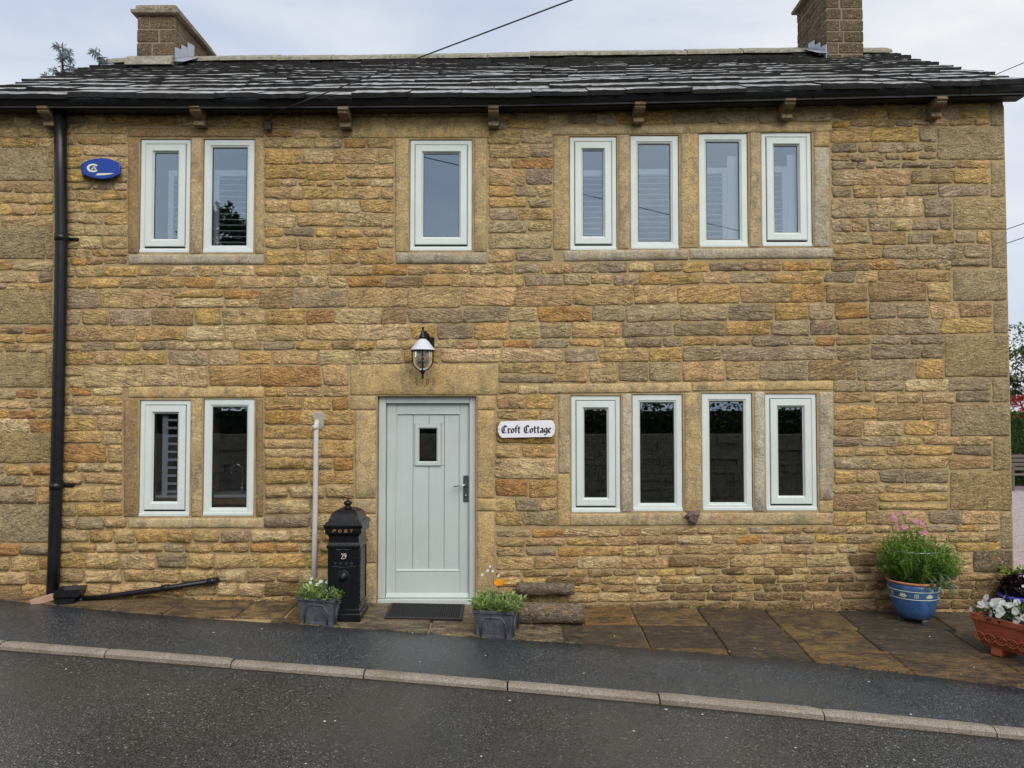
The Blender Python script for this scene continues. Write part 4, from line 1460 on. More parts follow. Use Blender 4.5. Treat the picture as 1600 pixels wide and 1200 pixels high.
# telephone bracket and the wire that leaves it
bp = at(419, 197, -.03)
br_ = tag(empty('cable_bracket', bp), 'small brown metal cable bracket under the gutter by upper left window', 'bracket')
MB().box(-.035, .035, -.03, .025, -.05, .045, .008).obj('box', M['brown_metal'], br_)
MB().tube([(.02, -.02, .05), (.03, -.04, .09), (.045, -.06, .10)], .009, 6).obj('hook', M['brown_metal'], br_, True)
MB().tube([Vector((.02 + .028 * math.cos(a), -.03, -.055 + .03 * math.sin(a))) for a in frange(1.9, 6.5, 10)], .006, 6).obj('loop', M['cable'], br_, True)
P0 = bp + Vector((.045, -.06, .10))
d1 = ray(893, 0)
P1 = Vector((0, CAMY, CZ)) + d1 * (5.3 / d1.y)
kk = (-10.8 - P0.y) / (P1.y - P0.y)
PE = P0 + (P1 - P0) * kk
tag(MB().tube([P0 + (PE - P0) * t_ for t_ in (0, .2, .4, .6, .8, 1)], .0055, 6).obj('telephone_wire', M['cable'], None, True), 'thin dark telephone wire running up from the cable bracket across the sky', 'wire')
pole = tag(empty('telegraph_pole', (PE.x, PE.y, H(PE.x, PE.y) - .3)), 'tall timber telegraph pole across the road', 'pole')
MB().tube([(0, 0, 0), (0, 0, PE.z + .9)], .11, 12, [.13, .09]).obj('post', M['bark'], pole, True)
for i, (xa, ya_, xb, yb_, lab) in enumerate(((1568, 360, 1600, 349, 'upper of two thin wires crossing the sky right of the cottage wall'), (1568, 382, 1600, 371, 'lower of two thin wires crossing the sky right of the cottage wall'),
                                             (1545, 121, 1600, 98, 'thin wire rising to the right behind the end of the roof'))):
    YW = 14
    a, b = at(xa, ya_, YW), at(xb, yb_, YW)
    a = a - (b - a) * 2
    b = b + (b - a) * 8
    tag(MB().tube([a, b], .012, 5).obj('overhead_wire', M['cable'], None), lab, 'wire')

# white cable pipe beside the letter box
cp = tag(empty('cable_conduit'), 'off-white plastic cable pipe running up the wall left of the letter box', 'pipe')
MB().tube([at(496, 657, -.01), at(494.5, 662, -.045), at(494, 672, -.055), at(493, 760, -.055), at(491.5, 850, -.055), at(490, 945, -.055)], .0255, 12).obj('tube', M['upvc_white'], cp, True)
q = [(486, 648), (492, 643), (503, 643), (507, 650), (506, 668), (501, 673), (494, 671)]
fix_normals(MB().loft([[at(x, y, .005) for x, y in q], [at(x, y, -.022) for x, y in q], [at(497 + (x - 497) * .8, 657 + (y - 657) * .85, -.034) for x, y in q]]).obj('mortar_patch', M['concrete'], cp))
p = at(493, 668, -.055)
MB().tube([p + Vector((0, 0, -.02)), p + Vector((0, 0, .025))], .03, 12).obj('collar', M['upvc_white'], cp, True)

# black waste pipe and gully
wp = tag(empty('waste_pipe'), 'black waste pipe slanting down the foot of the wall to the gully', 'pipe')
a, b = at(337, 907, -.06), at(118, 939, -.10)
MB().tube([a + Vector((.01, .06, 0)), a, a + (b - a) * .5 + Vector((0, 0, -.004)), b], .026, 10).obj('tube', M['black_plastic'], wp, True)
for t_ in (.03, .36, .97):
    p = a + (b - a) * t_
    d = (b - a).normalized()
    MB().tube([p - d * .035, p + d * .035], .032, 10).obj('collar', M['black_plastic'], wp, True)
gp = ghit(100, 943)
gully = tag(empty('gully_hopper', (gp.x, gp.y + .05, gp.z), R(12)), 'black plastic gully hopper at the foot of the downpipe', 'hopper')
lp = lambda hx, hy, z, dx=0: [Vector((dx - hx, -hy, z)), Vector((dx + hx, -hy, z)), Vector((dx + hx, hy, z)), Vector((dx - hx, hy, z))]
fix_normals(MB().loft([lp(.085, .08, -.02), lp(.085, .08, .05), lp(.11, .10, .07, .02), lp(.11, .10, .135, .035), lp(.095, .085, .135, .035), lp(.07, .06, .06, .02)]).obj('hopper', M['black_plastic'], gully))
bp2 = ghit(62, 944)
tag(fix_normals(MB().box(-.10, .10, -.05, .05, -.01, .06, .008).obj('loose_brick', M['brick'])), 'loose pale pink brick lying left of the gully hopper', 'brick')
lb = bpy.data.objects['loose_brick']
lb.location = (bp2.x, bp2.y + .06, bp2.z)
lb.rotation_euler = (R(-8), R(-14), R(20))

# little ornament under the window and a fixing knob
oc = (1082, 807)
oo = [(1070, 806), (1075, 801), (1079, 798), (1086, 798), (1091, 799), (1094, 804), (1091, 808), (1090, 814), (1087, 819), (1080, 819), (1076, 814), (1074, 810)]
def onl(s, Y, r=0):
    return [at(oc[0] + (x - oc[0]) * s + random.uniform(-r, r), oc[1] + (y - oc[1]) * s + random.uniform(-r, r), Y + random.uniform(-r, r) * .006) for x, y in oo]
orn = tag(fix_normals(MB().loft([onl(1, .0), onl(1.0, -.035, .5), onl(.8, -.06, 1.0), onl(.5, -.075, 1.4), onl(.2, -.072, .8)]).obj('wall_ornament', M['ornament'], None, False)), 'small brown weathered ornament on the sill under the lower right windows', 'ornament')
kp = at(1068, 846, -.03)
m = MB().lathe([(.004, .0), (.016, .004), (.02, .016), (.014, .028), (.002, .032)], 12)
for v in m.V:
    v[:] = (kp.x + v.x, kp.y + .01 - v.z, kp.z + v.y)
tag(fix_normals(m.obj('wall_stud', M['concrete'], None, True)), 'small pale round outlet in the wall below the brown ornament', 'stud')  # a pale fixing knob on the wall, not a pipe end

# ------------------------------------------------------------------ letter box
f0 = ghit(556, 972)
PBY = f0.y
pbx0, pbx1 = at(512, 900, PBY).x, at(561, 900, PBY).x
pcx, hw = (pbx0 + pbx1) / 2, (pbx1 - pbx0) / 2
dep = min(.17, (-.05 - PBY) / 2)
post = tag(empty('post_box', (pcx, PBY + dep, H(pcx, PBY + dep))), 'black cast iron pillar letter box numbered 29 beside the front door', 'letter box')
zz = lambda py: at(536, py, PBY).z - post.location.z
L4 = lambda e, z: [Vector((-hw - e, -dep - e, z)), Vector((hw + e, -dep - e, z)), Vector((hw + e, dep + e, z)), Vector((-hw - e, dep + e, z))]
fix_normals(MB().loft([L4(.018, -.04), L4(.018, .05), L4(.010, .06), L4(.010, .09), L4(.0, .10), L4(0, zz(858)), L4(.010, zz(856)), L4(.013, zz(853)), L4(.004, zz(851)),
            L4(-.004, zz(848)), L4(-.006, zz(838)), L4(.002, zz(836)), L4(.012, zz(834))]).obj('body', M['black_metal'], post))
fix_normals(MB().loft([L4(.018, zz(834)), L4(.022, zz(832)), L4(.022, zz(825)), L4(.034, zz(823)), L4(.034, zz(820.5)), L4(.012, zz(816))]).obj('head', M['black_metal'], post))
def dome(k, z):
    return L4(-hw * (1 - k) if False else 0, z)
def Lk(k, z):
    return [Vector((sx * hw * k, sy * dep * k, z)) for sx, sy in ((-1, -1), (1, -1), (1, 1), (-1, 1))]
fix_normals(MB().loft([Lk(1.06, zz(817.5)), Lk(1.0, zz(815)), Lk(.97, zz(812)), Lk(.90, zz(807)), Lk(.76, zz(802)), Lk(.55, zz(798.5)), Lk(.30, zz(796.5)), Lk(.18, zz(796))]).obj('domed_cap', M['black_metal'], post))
fix_normals(MB().add([(-hw * .78, -dep * 1.0, zz(814)), (hw * .78, -dep * 1.0, zz(814)), (hw * .6, -dep * .88, zz(803.5)), (-hw * .6, -dep * .88, zz(803.5)),
                      (-hw * .78, -dep * .9, zz(814)), (hw * .78, -dep * .9, zz(814)), (hw * .6, -dep * .7, zz(803.5)), (-hw * .6, -dep * .7, zz(803.5))],
                     [(0, 1, 2, 3), (4, 7, 6, 5), (0, 4, 5, 1), (1, 5, 6, 2), (2, 6, 7, 3), (3, 7, 4, 0)]).obj('flap', M['black_metal'], post))
zt = zz(796.5)
MB().lathe([(.05, zt - .006), (.034, zt + .008), (.022, zt + .014), (.024, zt + .020), (.040, zt + .034), (.042, zt + .046), (.026, zt + .058), (.010, zt + .064), (.009, zt + .076), (.001, zt + .084)], 16).obj('finial', M['black_metal'], post, True)
# side panel frame
fix_normals(MB().ring(0, 1, 0, 1, [(0, 0), (0, 0)]).obj('tmp', None)) if False else None
sx = hw + .001
V = []
za, zb_ = .14, zz(860)
ya_, yb_ = -dep + .03, dep - .03
m = MB()
m.tube([(sx, ya_, za), (sx, yb_, za), (sx, yb_, zb_), (sx, ya_, zb_), (sx, ya_, za)], .006, 6).obj('side_moulding', M['black_metal'], post)
fy = -dep - .0015
fz = zz(874)
# front ornaments: scrolls, shield with lion head, swags
m = MB()
def spiral(cx_, cz_, r, d, t=1.3):
    return [Vector((cx_ + d * r * (1 - .75 * k / 14) * math.cos(k / 14 * t * 2 * math.pi), fy, cz_ + r * (1 - .75 * k / 14) * math.sin(k / 14 * t * 2 * math.pi))) for k in range(15)]
zsc = zz(881)
for cx_, r, d in ((-.075, .014, 1), (.075, .014, -1), (-.025, .012, -1), (.025, .012, 1)):
    m.tube(spiral(cx_, zsc, r, d), .0032, 5)
m.tube([Vector((x, fy, zsc - .028 - .004 * math.cos(x * 40))) for x in frange(-.11, .11, 15)], .003, 5)
for sgn in (-1, 1):
    m.tube([Vector((sgn * x, fy, zz(855) - .012 - .012 * math.sin(x * 45))) for x in frange(.0, .105, 14)], .004, 5)
m.obj('scrollwork', M['lit_iron'], post, True)
zl = zz(901)
m = MB().lathe([(.040, 0), (.040, .006), (.030, .012), (.022, .024), (.010, .030), (.001, .031)], 14)
for v in m.V:
    v[:] = (v.x, fy + .002 - v.z, zl + v.y * 1.15)
fix_normals(m.obj('lion_head', M['black_metal'], post, True))
m = MB()
m.tube([Vector((.048 * math.cos(a), fy, zl + .054 * math.sin(a))) for a in frange(R(-30), R(210), 14)], .004, 5)
m.tube([(-.012, fy - .026, zl + .01), (-.004, fy - .032, zl + .004), (0, fy - .034, zl - .012), (.004, fy - .032, zl + .004), (.012, fy - .026, zl + .01)], .004, 5)
m.obj('laurel', M['lit_iron'], post, True)
m = MB()
s29 = .050 / 1.55
w29 = text_w('29', s29, .95)
write(m, '29', -w29 / 2 + .003, zz(873.5), s29, .13, R(15), .05, lambda p: Vector((p.x, fy - .001, p.y)), .95)
fix_normals(m.obj('house_number', M['white_ink'], post))
m = MB()
sp = .022
wsp = text_w('POST', sp, 1.25, .55)
write(m, 'POST', -wsp / 2 + .006, zz(831), sp, .16, R(45), .12, lambda p: Vector((p.x, -dep - .0235, p.y)), 1.25, .55)
fix_normals(m.obj('lettering', M['gold'], post))

# ------------------------------------------------------------------ leaves and flowers
def leaf(m, base, d, L, wd, droop=.2, up=Vector((0, 0, 1))):
    d = d.normalized()
    s_ = d.cross(up)
    if s_.length < .05:
        s_ = d.cross(Vector((1, 0, 0)))
    s_ = s_.normalized() * wd / 2
    mid_ = base + d * L * .5
    tip = base + d * L - Vector((0, 0, droop * L))
    lift = s_.cross(d).normalized() * wd * .12
    b = len(m.V)
    m.V += [base, mid_ - s_ + lift, tip, mid_ + s_ + lift]
    m.F += [(b, b + 1, b + 2), (b, b + 2, b + 3)]
def rdir(zmin=-1.0):
    while True:
        v = Vector((random.gauss(0, 1), random.gauss(0, 1), random.gauss(0, 1)))
        if v.length > .1:
            v.normalize()
            if v.z >= zmin:
                return v
def flower_mesh(name, mat, petals, r, cup=.25, width=.8):
    m = MB()
    for k in range(petals):
        a = 2 * math.pi * k / petals
        ca, sa = math.cos(a), math.sin(a)
        pts = [(0, 0, 0), (.55, -.5 * width, cup * .5), (.95, -.35 * width, cup), (1.05, 0, cup * .9), (.95, .35 * width, cup), (.55, .5 * width, cup * .5)]
        P = [Vector(((x * ca - y * sa) * r, (x * sa + y * ca) * r, (z + .06 * (k % 2)) * r)) for x, y, z in pts]
        m.add(P, [(0, 1, 2, 3), (0, 3, 4, 5)])
    return m
def aim(d):
    return Vector(d).to_track_quat('Z', 'Y').to_euler()

# ---- the two lead grey planters
def planter(px0, px1, pyb, rz, label, seedv, kind):
    random.seed(seedv)
    g0, g1 = ghit(px0, pyb), ghit(px1, pyb + 2)
    wd = (g1 - g0).length
    cx_ = (g0.x + g1.x) / 2
    cy_ = (g0.y + g1.y) / 2 + wd / 2
    z = H(cx_, cy_ - wd * .3) + .004
    root = tag(empty('planter', (cx_, cy_, z), rz), label, 'planter', 'lead grey planters by the front door')
    h = .225
    hw_ = wd / 2
    S = lambda e, zz_: [Vector((-hw_ - e, -hw_ - e, zz_)), Vector((hw_ + e, -hw_ - e, zz_)), Vector((hw_ + e, hw_ + e, zz_)), Vector((-hw_ - e, hw_ + e, zz_))]
    fix_normals(MB().loft([S(-.012, -.02), S(-.012, .012), S(-.014, .014), S(.006, h - .026), S(.018, h - .022), S(.018, h - .002), S(.010, h), S(-.014, h), S(-.02, h - .04)]).obj('tub', M['planter'], root))
    for side in range(4):
        a = side * math.pi / 2
        t = lambda x, zz_: Vector((x * math.cos(a) + (hw_ - .002 + .012 * (zz_ / h)) * math.sin(a), x * math.sin(a) - (hw_ - .004 + .010 * (zz_ / h)) * math.cos(a), zz_))
        e = hw_ * .66
        MB().tube([t(-e, .0), t(-e, h * .50), t(-e * .62, h * .74), t(e * .62, h * .74), t(e, h * .50), t(e, .0)], .0075, 5).obj('panel_moulding', M['planter'], root, True)
    MB().box(-hw_ + .004, hw_ - .004, -hw_ + .004, hw_ - .004, h - .06, h - .02).obj('soil', M['soil'], root)
    m_ = MB()
    for k in range(85):
        bx_, by_ = random.uniform(-hw_, hw_) * .95, random.uniform(-hw_, hw_) * .95
        b0 = Vector((bx_, by_, h - .03))
        outw = Vector((bx_, by_, 0)) * 2.2 / hw_ * .3
        st = (Vector((random.gauss(0, .25), random.gauss(0, .25), 1)) + outw).normalized()
        Lst = random.uniform(.05, .13)
        for j in range(17):
            f = (j + 2) / 18
            d = (rdir(-.1) + st * .6 + outw * .5)
            leaf(m_, b0 + st * Lst * f, d, random.uniform(.045, .085) * (1.15 - .3 * f), random.uniform(.011, .021), random.uniform(0, .35))
    m_.obj('foliage', M['leaf_fresh'] if kind == 0 else M['leaf_fresh'], root)
    m_ = MB()
    for k in range(120):
        b0 = Vector((random.uniform(-hw_, hw_), random.uniform(-hw_, hw_), h + random.uniform(.0, .08)))
        leaf(m_, b0, rdir(-.2) + Vector((b0.x, b0.y, 0)) * 2, random.uniform(.04, .08), random.uniform(.01, .018), .2)
    m_.obj('foliage', M['leaf_silver'], root)
    return root, hw_, h
pl1, hw1, h1 = planter(471, 529, 976, R(-14), 'square lead grey planter of green leaves in front of the black letter box', 3, 0)
pl2, hw2, h2 = planter(746, 807, 997, R(-11), 'square lead grey planter with one orange flower right of the door', 4, 1)
random.seed(8)
fl = flower_mesh('flower', M['petal_white'], 5, .016)
f0_ = fl.obj('flower', M['petal_white'], pl1)
f0_.location = (-.02, -.04, h1 + .12); f0_.rotation_euler = aim((0, -1, .5))
for k in range(6):
    link_copy(f0_, pl1, (random.uniform(-.13, .1), random.uniform(-.08, .1), h1 + random.uniform(.08, .14)), aim((random.uniform(-.4, .4), -1, .6)))
of = flower_mesh('flower', M['petal_orange'], 9, .042, .9, .7).obj('flower', M['petal_orange'], pl2)
of.location = (.02, -.02, h2 + .185); of.rotation_euler = aim((.1, -.7, 1))
m = MB()
m.tube([(.02, -.02, h2 - .02), (.015, -.02, h2 + .1), (.02, -.02, h2 + .185)], .004, 5)
thin = [(-.13, -.02, .27), (-.075, .05, .33), (-.04, .0, .30), (.0, .06, .25), (-.10, .06, .29)]
for x, y, z in thin:
    m.tube([(x * .6, y, h2 - .02), (x * .8, y, h2 + z * .5), (x, y, h2 + z)], .0018, 4)
m.obj('stem', M['leaf_silver'], pl2)
sf = flower_mesh('flower', M['petal_white'], 5, .013).obj('flower', M['petal_white'], pl2)
sf.location = (thin[0][0], thin[0][1], h2 + thin[0][2]); sf.rotation_euler = aim((0, -1, .4))
for x, y, z in thin[1:]:
    link_copy(sf, pl2, (x, y, h2 + z), aim((random.uniform(-.4, .4), -1, .5)))

# ---- door mat
g0, g1, g2, g3 = ghit(600, 970), ghit(722, 970), ghit(727, 947), ghit(610, 947)
mc = (g0 + g1) / 2
mw = (g1.x - g0.x)
md = .40
mat_root = tag(empty('door_mat', (mc.x, mc.y + md / 2, H(mc.x, mc.y + md / 2))), 'black rubber honeycomb mat on the flagstones below the door', 'door mat')
mat_root.rotation_euler = (math.atan(.08), math.atan(.0175), 0)
m = MB()
m.ring(-mw / 2, mw / 2, -md / 2, md / 2, [(0, 0), (0, .022), (.004, .026), (.022, .026), (.024, .02), (.024, 0)])
for v in m.V:
    v[:] = (v.x, v.z, v.y)
fix_normals(m.obj('border', M['rubber'], mat_root))
m = MB()
nx, ny = 30, 17
for i in range(nx + 1):
    x = -mw / 2 + .026 + (mw - .052) * i / nx
    m.box(x - .003, x + .003, -md / 2 + .024, md / 2 - .024, .006, .0225 + .0008 * (i % 2))
for j in range(ny + 1):
    y = -md / 2 + .026 + (md - .052) * j / ny
    m.box(-mw / 2 + .024, mw / 2 - .024, y - .003, y + .003, .006, .0219)
m.obj('grid', M['rubber'], mat_root)
MB().box(-mw / 2 + .02, mw / 2 - .02, -md / 2 + .02, md / 2 - .02, .002, .007).obj('backing', M['rubber'], mat_root)

# ---- two weathered stone rollers by the wall
def roller(name, c, L, r, rz, label, seedv):
    random.seed(seedv)
    m = MB()
    loops = []
    n = 18
    for k in range(13):
        t = k / 12
        x = -L / 2 + L * t
        e = 1.0 if 0 < k < 12 else .90
        loops.append([Vector((x + .006 * noise.noise((j * .7, k, seedv)), (r * e + .012 * noise.noise((x * 6, math.cos(2 * math.pi * j / n) * 1.5, math.sin(2 * math.pi * j / n) * 1.5 + seedv))) * math.cos(2 * math.pi * j / n),
                              (r * e + .012 * noise.noise((x * 6, math.cos(2 * math.pi * j / n) * 1.5, math.sin(2 * math.pi * j / n) * 1.5 + seedv))) * math.sin(2 * math.pi * j / n))) for j in range(n)])
    o = fix_normals(m.loft(loops).obj(name, M['quoin'], None, True, tint=(.20, .165, .125, 1)))
    o.location = c
    o.rotation_euler = (0, R(1), rz)
    return tag(o, label, 'stone')
c0 = ghit(856, 980)
cyl = roller('stone_roller', (at(858, 962, c0.y + .1).x, c0.y + .10, H(.3, c0.y + .1) + .088), .62, .094, R(-2), 'larger lower grey stone roller lying on the flags behind the right planter', 2)
roller('stone_roller', (at(852, 940, -.10).x, -.10, H(.3, -.1) + .185), .55, .06, R(1), 'smaller upper grey stone roller lying against the wall behind the larger one', 5)

# ---- blue pot with feathery plant
random.seed(15)
pb = ghit(1434, 974)
pot = tag(empty('potted_plant', (pb.x, pb.y + .06, H(pb.x, pb.y + .06))), 'blue glazed pot of tall feathery green plant with pink flowers', 'potted plant')
ps = (7.5 + pb.y + .06) / F            # metres per photo pixel at the pot
PH = 66 * ps
rt = 38.5 * ps
prof = [(rt * .52, .04), (rt * .62, .05), (rt * .74, PH * .28), (rt * .86, PH * .5), (rt * .94, PH * .7), (rt * .97, PH * .86), (rt * .96, PH * .92)]
o = fix_normals(MB().lathe(prof + [(rt * .9, PH * .92), (rt * .84, PH * .7)], 40).obj('pot', M['blue_glaze'], pot, True))
fix_normals(MB().lathe([(rt * .955, PH * .92), (rt * 1.02, PH * .945), (rt * 1.03, PH * .97), (rt * 1.0, PH * .985), (rt * .93, PH * .98), (rt * .9, PH * .88)], 40, cap=False).obj('rim', M['terracotta_pale'], pot, True))
MB().lathe([(rt * .93, PH * .90), (rt * .5, PH * .93), (.001, PH * .93)], 24).obj('soil', M['soil'], pot)
def pot_r(z):
    for (r0, z0), (r1, z1) in zip(prof, prof[1:]):
        if z0 <= z <= z1:
            return r0 + (r1 - r0) * (z - z0) / (z1 - z0)
    return prof[-1][0]
m = MB()
for zf in (.60, .78):
    z = PH * zf
    r = pot_r(z) + .001
    m.tube([Vector((r * math.cos(a), r * math.sin(a), z)) for a in frange(0, 2 * math.pi, 41)], .0028, 5)
for k in range(12):
    a = R(-90 + 30 * k + 8)
    def PT(u, v):
        z = PH * (.69 + v)
        aa = a + u / rt
        r = pot_r(z) + .0025
        return Vector((r * math.cos(aa), r * math.sin(aa), z))
    if k % 2 == 0:
        for th in (-60, -30, 0, 30, 60):
            t = R(90 + th)
            c_, s_ = math.cos(t), math.sin(t)
            def lp_(x, y):
                return PT((x * c_ - y * s_) * .05, (x * s_ + y * c_) * .05 / PH - .045 / PH * .45)
            m.add([lp_(.05, 0), lp_(.45, -.17), lp_(.75, -.12), lp_(.85, 0), lp_(.75, .12), lp_(.45, .17)], [(0, 1, 2, 3, 4, 5)])
    else:
        for du in (-.014, 0, .014):
            m.add([PT(du - .003, -.05), PT(du + .003, -.05), PT(du + .003, .05), PT(du - .003, .05)], [(0, 1, 2, 3)])
fix_normals(m.obj('painted_band', M['cream'], pot))
for k in range(3):
    a = R(-75 + 120 * k)
    MB().box(rt * .50 * math.cos(a) - .03, rt * .50 * math.cos(a) + .03, rt * .5 * math.sin(a) - .03, rt * .5 * math.sin(a) + .03, -.006, .041, .008).obj('pot_foot', M['grey_metal'], pot)
m = MB()
ms = MB()
cz0 = PH
for k in range(300):
    a = random.uniform(0, 2 * math.pi)
    u = random.random()
    rr = .37 * math.sqrt(random.random())
    b0 = Vector((random.gauss(0, .06), random.gauss(0, .06), PH * .95))
    tip = Vector((rr * math.cos(a) * 1.05 + .03, rr * math.sin(a) * .8 - .03, PH + .04 + (.44 if math.cos(a) < .2 else .36) * random.random() ** .7 * (1 - (rr / .43) ** 2) ** .5))
    midp = (b0 + tip) / 2 + Vector((tip.x * .25, tip.y * .25, -.02))
    ms.tube([b0, midp, tip], .0018, 4)
    for j in range(34):
        t = .25 + .8 * j / 33
        p = b0 * (1 - t) ** 2 + midp * 2 * t * (1 - t) + tip * t * t
        leaf(m, p, rdir(-.4) + Vector((0, 0, .35)), random.uniform(.025, .055), random.uniform(.008, .016), .15)
m.obj('foliage', M['leaf_fern'], pot)
ms.obj('stems', M['leaf_fern'], pot)
m = MB()
for k in range(120):
    b0 = Vector((random.uniform(-.0, .22), -random.uniform(.10, .24), PH + random.uniform(-.05, .10)))
    leaf(m, b0, Vector((random.gauss(.2, .6), random.gauss(-.8, .3), random.gauss(.1, .5))), random.uniform(.06, .11), random.uniform(.016, .03), random.uniform(.1, .5))
m.obj('foliage', M['leaf_silver'], pot)
pf = None
m = MB()
for k, (px_, py_) in enumerate(((1396, 806), (1403, 803), (1399, 813), (1393, 812), (1414, 801), (1431, 815), (1437, 812), (1440, 818), (1443, 821), (1438, 834), (1413, 824), (1407, 827), (1400, 820), (1446, 832))):
    yy = random.uniform(-.12, .05)
    p = at(px_, py_, pot.location.y + yy) - pot.location
    if pf is None:
        pf = flower_mesh('flower', M['petal_pink'], 8, .026, .15, .5).obj('flower', M['petal_pink'], pot)
        pf.location = p
        pf.rotation_euler = aim((.1, -1, .5))
    else:
        link_copy(pf, pot, p, aim((random.uniform(-.6, .6), -1, random.uniform(.1, .9))), (random.uniform(.6, 1.1),) * 3)
    m.tube([(p.x * .6, p.y * .6, PH + .2), (p.x * .9, p.y, PH + (p.z - PH) * .7), p], .0022, 4)
m.obj('flower_stems', M['leaf_fern'], pot)
rz_ = at(1437, 858, pot.location.y).z - pot.location.z
MB().tube([Vector((.0 + .24 * math.cos(a), .22 * math.sin(a), rz_)) for a in frange(0, 2 * math.pi, 31)], .004, 5).obj('support_ring', M['steel'], pot, True)

# ---- terracotta trough of white pansies
random.seed(19)
tr = ghit(1521, 1014)
trough = tag(empty('flower_trough', (tr.x, tr.y, H(tr.x, tr.y)), R(-64)), 'terracotta trough full of white pansies standing on flags at far right', 'trough')
TL, TWd, TH = .95, .32, .30
def TP(x0, x1, y0, y1, z):
    return [Vector((x0, y0, z)), Vector((x1, y0, z)), Vector((x1, y1, z)), Vector((x0, y1, z))]
fix_normals(MB().loft([TP(.05, TL - .05, .05, TWd - .05, .045), TP(.03, TL - .03, .03, TWd - .03, .09), TP(.0, TL, .0, TWd, TH - .06), TP(-.012, TL + .012, -.012, TWd + .012, TH - .04), TP(-.012, TL + .012, -.012, TWd + .012, TH), TP(.02, TL - .02, .02, TWd - .02, TH), TP(.03, TL - .03, .03, TWd - .03, TH - .05)]).obj('trough_body', M['terracotta'], trough))
m = MB()
for k in range(9):          # swag relief along the long side
    cx_ = .05 + k * .09
    m.tube([Vector((cx_ + .045 * math.cos(a), .012 - .012 * (.13 + .04 * math.sin(a)) / .17 , .125 + .034 * math.sin(a))) for a in frange(0, 2 * math.pi, 13)], .006, 5)
    m.tube([Vector((cx_ + .02 * math.cos(a), .006, .125 + .016 * math.sin(a))) for a in frange(0, 2 * math.pi, 9)], .005, 5)
m.obj('relief', M['terracotta'], trough, True)
for x in (.13, TL - .2):
    MB().box(x, x + .09, .02, TWd - .03, -.012, .05, .008).obj('trough_foot', M['terracotta'], trough)
MB().box(.02, TL - .02, .02, TWd - .02, TH - .06, TH - .02).obj('soil', M['soil'], trough)
m = MB()
for k in range(420):
    b0 = Vector((random.uniform(-.02, TL), random.uniform(-.03, TWd), TH + random.uniform(-.04, .09)))
    leaf(m, b0, rdir(-.5) + Vector((0, -.3, .2)), random.uniform(.05, .09), random.uniform(.02, .036), .2)
m.obj('foliage', M['leaf_dark'], trough)
m = MB()
for k in range(60):
    b0 = Vector((random.uniform(.1, TL), random.uniform(.05, TWd), TH))
    leaf(m, b0, Vector((random.gauss(0, .4), random.gauss(0, .4), 1)), random.uniform(.14, .24), .012, random.uniform(.05, .3))
m.obj('foliage', M['leaf_lime'], trough)
pw = None
for k in range(120):
    x = random.uniform(-.02, TL)
    loc = (x, random.uniform(-.03, TWd * .9), TH + random.uniform(.02, .13))
    rot = aim((random.uniform(-.8, .3), -1 + random.uniform(-.3, .5), random.uniform(.1, 1.0)))
    if pw is None:
        pw = flower_mesh('flower', M['petal_white'], 5, .031, .2, 1.15).obj('flower', M['petal_white'], trough)
        pw.location = loc
        pw.rotation_euler = rot
    else:
        link_copy(pw, trough, loc, rot, (random.uniform(.75, 1.15),) * 3)

# ---- violet pot with dark plant at the corner
random.seed(23)
vp = ghit(1601, 975)
vpot = tag(empty('potted_plant', (vp.x + .06, vp.y + .12, H(vp.x, vp.y))), 'violet blue glazed pot with dark purple leaves by the cottage corner', 'potted plant')
fix_normals(MB().lathe([(.10, -.005), (.12, .01), (.16, .12), (.175, .20), (.20, .205), (.205, .235), (.19, .245), (.165, .24), (.15, .18)], 28).obj('pot', M['violet_glaze'], vpot, True))
m = MB()
for k in range(700):
    d = rdir(-.15)
    leaf(m, Vector((0, 0, .26)) + Vector((d.x * .17, d.y * .17, d.z * .20)) * random.uniform(.5, 1), d + rdir(), random.uniform(.035, .07), random.uniform(.025, .045), .2)
m.obj('foliage', M['leaf_purple'], vpot)
m = MB()
for k in range(70):
    a = random.uniform(0, 6.28)
    leaf(m, Vector((.10 * math.cos(a), .05 + .10 * math.sin(a), .40 + random.uniform(0, .06))), Vector((math.cos(a) * .7, math.sin(a) * .7, random.uniform(.2, 1))), random.uniform(.06, .13), random.uniform(.014, .026), .3)
m.obj('foliage', M['leaf_lime'], vpot)
sv = flower_mesh('flower', M['petal_white'], 5, .014).obj('flower', M['petal_white'], vpot)
sv.location = (-.10, -.17, .36); sv.rotation_euler = aim((-.3, -1, .3))
for k in range(5):
    link_copy(sv, vpot, (random.uniform(-.17, .05), -.17, random.uniform(.30, .48)), aim((-.3, -1, .3)))

# ------------------------------------------------------------------ beyond the corner: bench, hedge, shrub, tree
random.seed(29)
bx0 = 12.95
by = 12.6
bench = tag(empty('garden_bench', (bx0, by, H(14, by) - .02)), 'dark weathered slatted garden bench on the gravel behind the cottage', 'bench')
for k in range(4):
    MB().box(0, 1.6, -.02 + k * .10, .06 + k * .10, .42, .445, .004).obj('seat_slat', M['wood_grey'], bench)
for k in range(4):
    MB().box(0, 1.6, .44 + k * .025, .465 + k * .025, .52 + k * .11, .60 + k * .11, .004).obj('back_slat', M['wood_grey'], bench)
for x in (.08, 1.46):
    MB().box(x, x + .06, .0, .06, 0, .62, .004).obj('leg', M['wood_grey'], bench)
    MB().box(x, x + .06, .50, .56, 0, .95, .004).obj('leg', M['wood_grey'], bench)
    MB().box(x - .002, x + .062, -.02, .52, .62, .66, .004).obj('armrest', M['wood_grey'], bench)
def cloud(n, fpos, size, wd=.6, up=.2):
    m_ = MB()
    for k in range(n):
        p, d = fpos()
        L = random.uniform(.6, 1.2) * size
        leaf(m_, p, d + rdir() * .9 + Vector((0, 0, up)), L, L * wd, .15)
    return m_
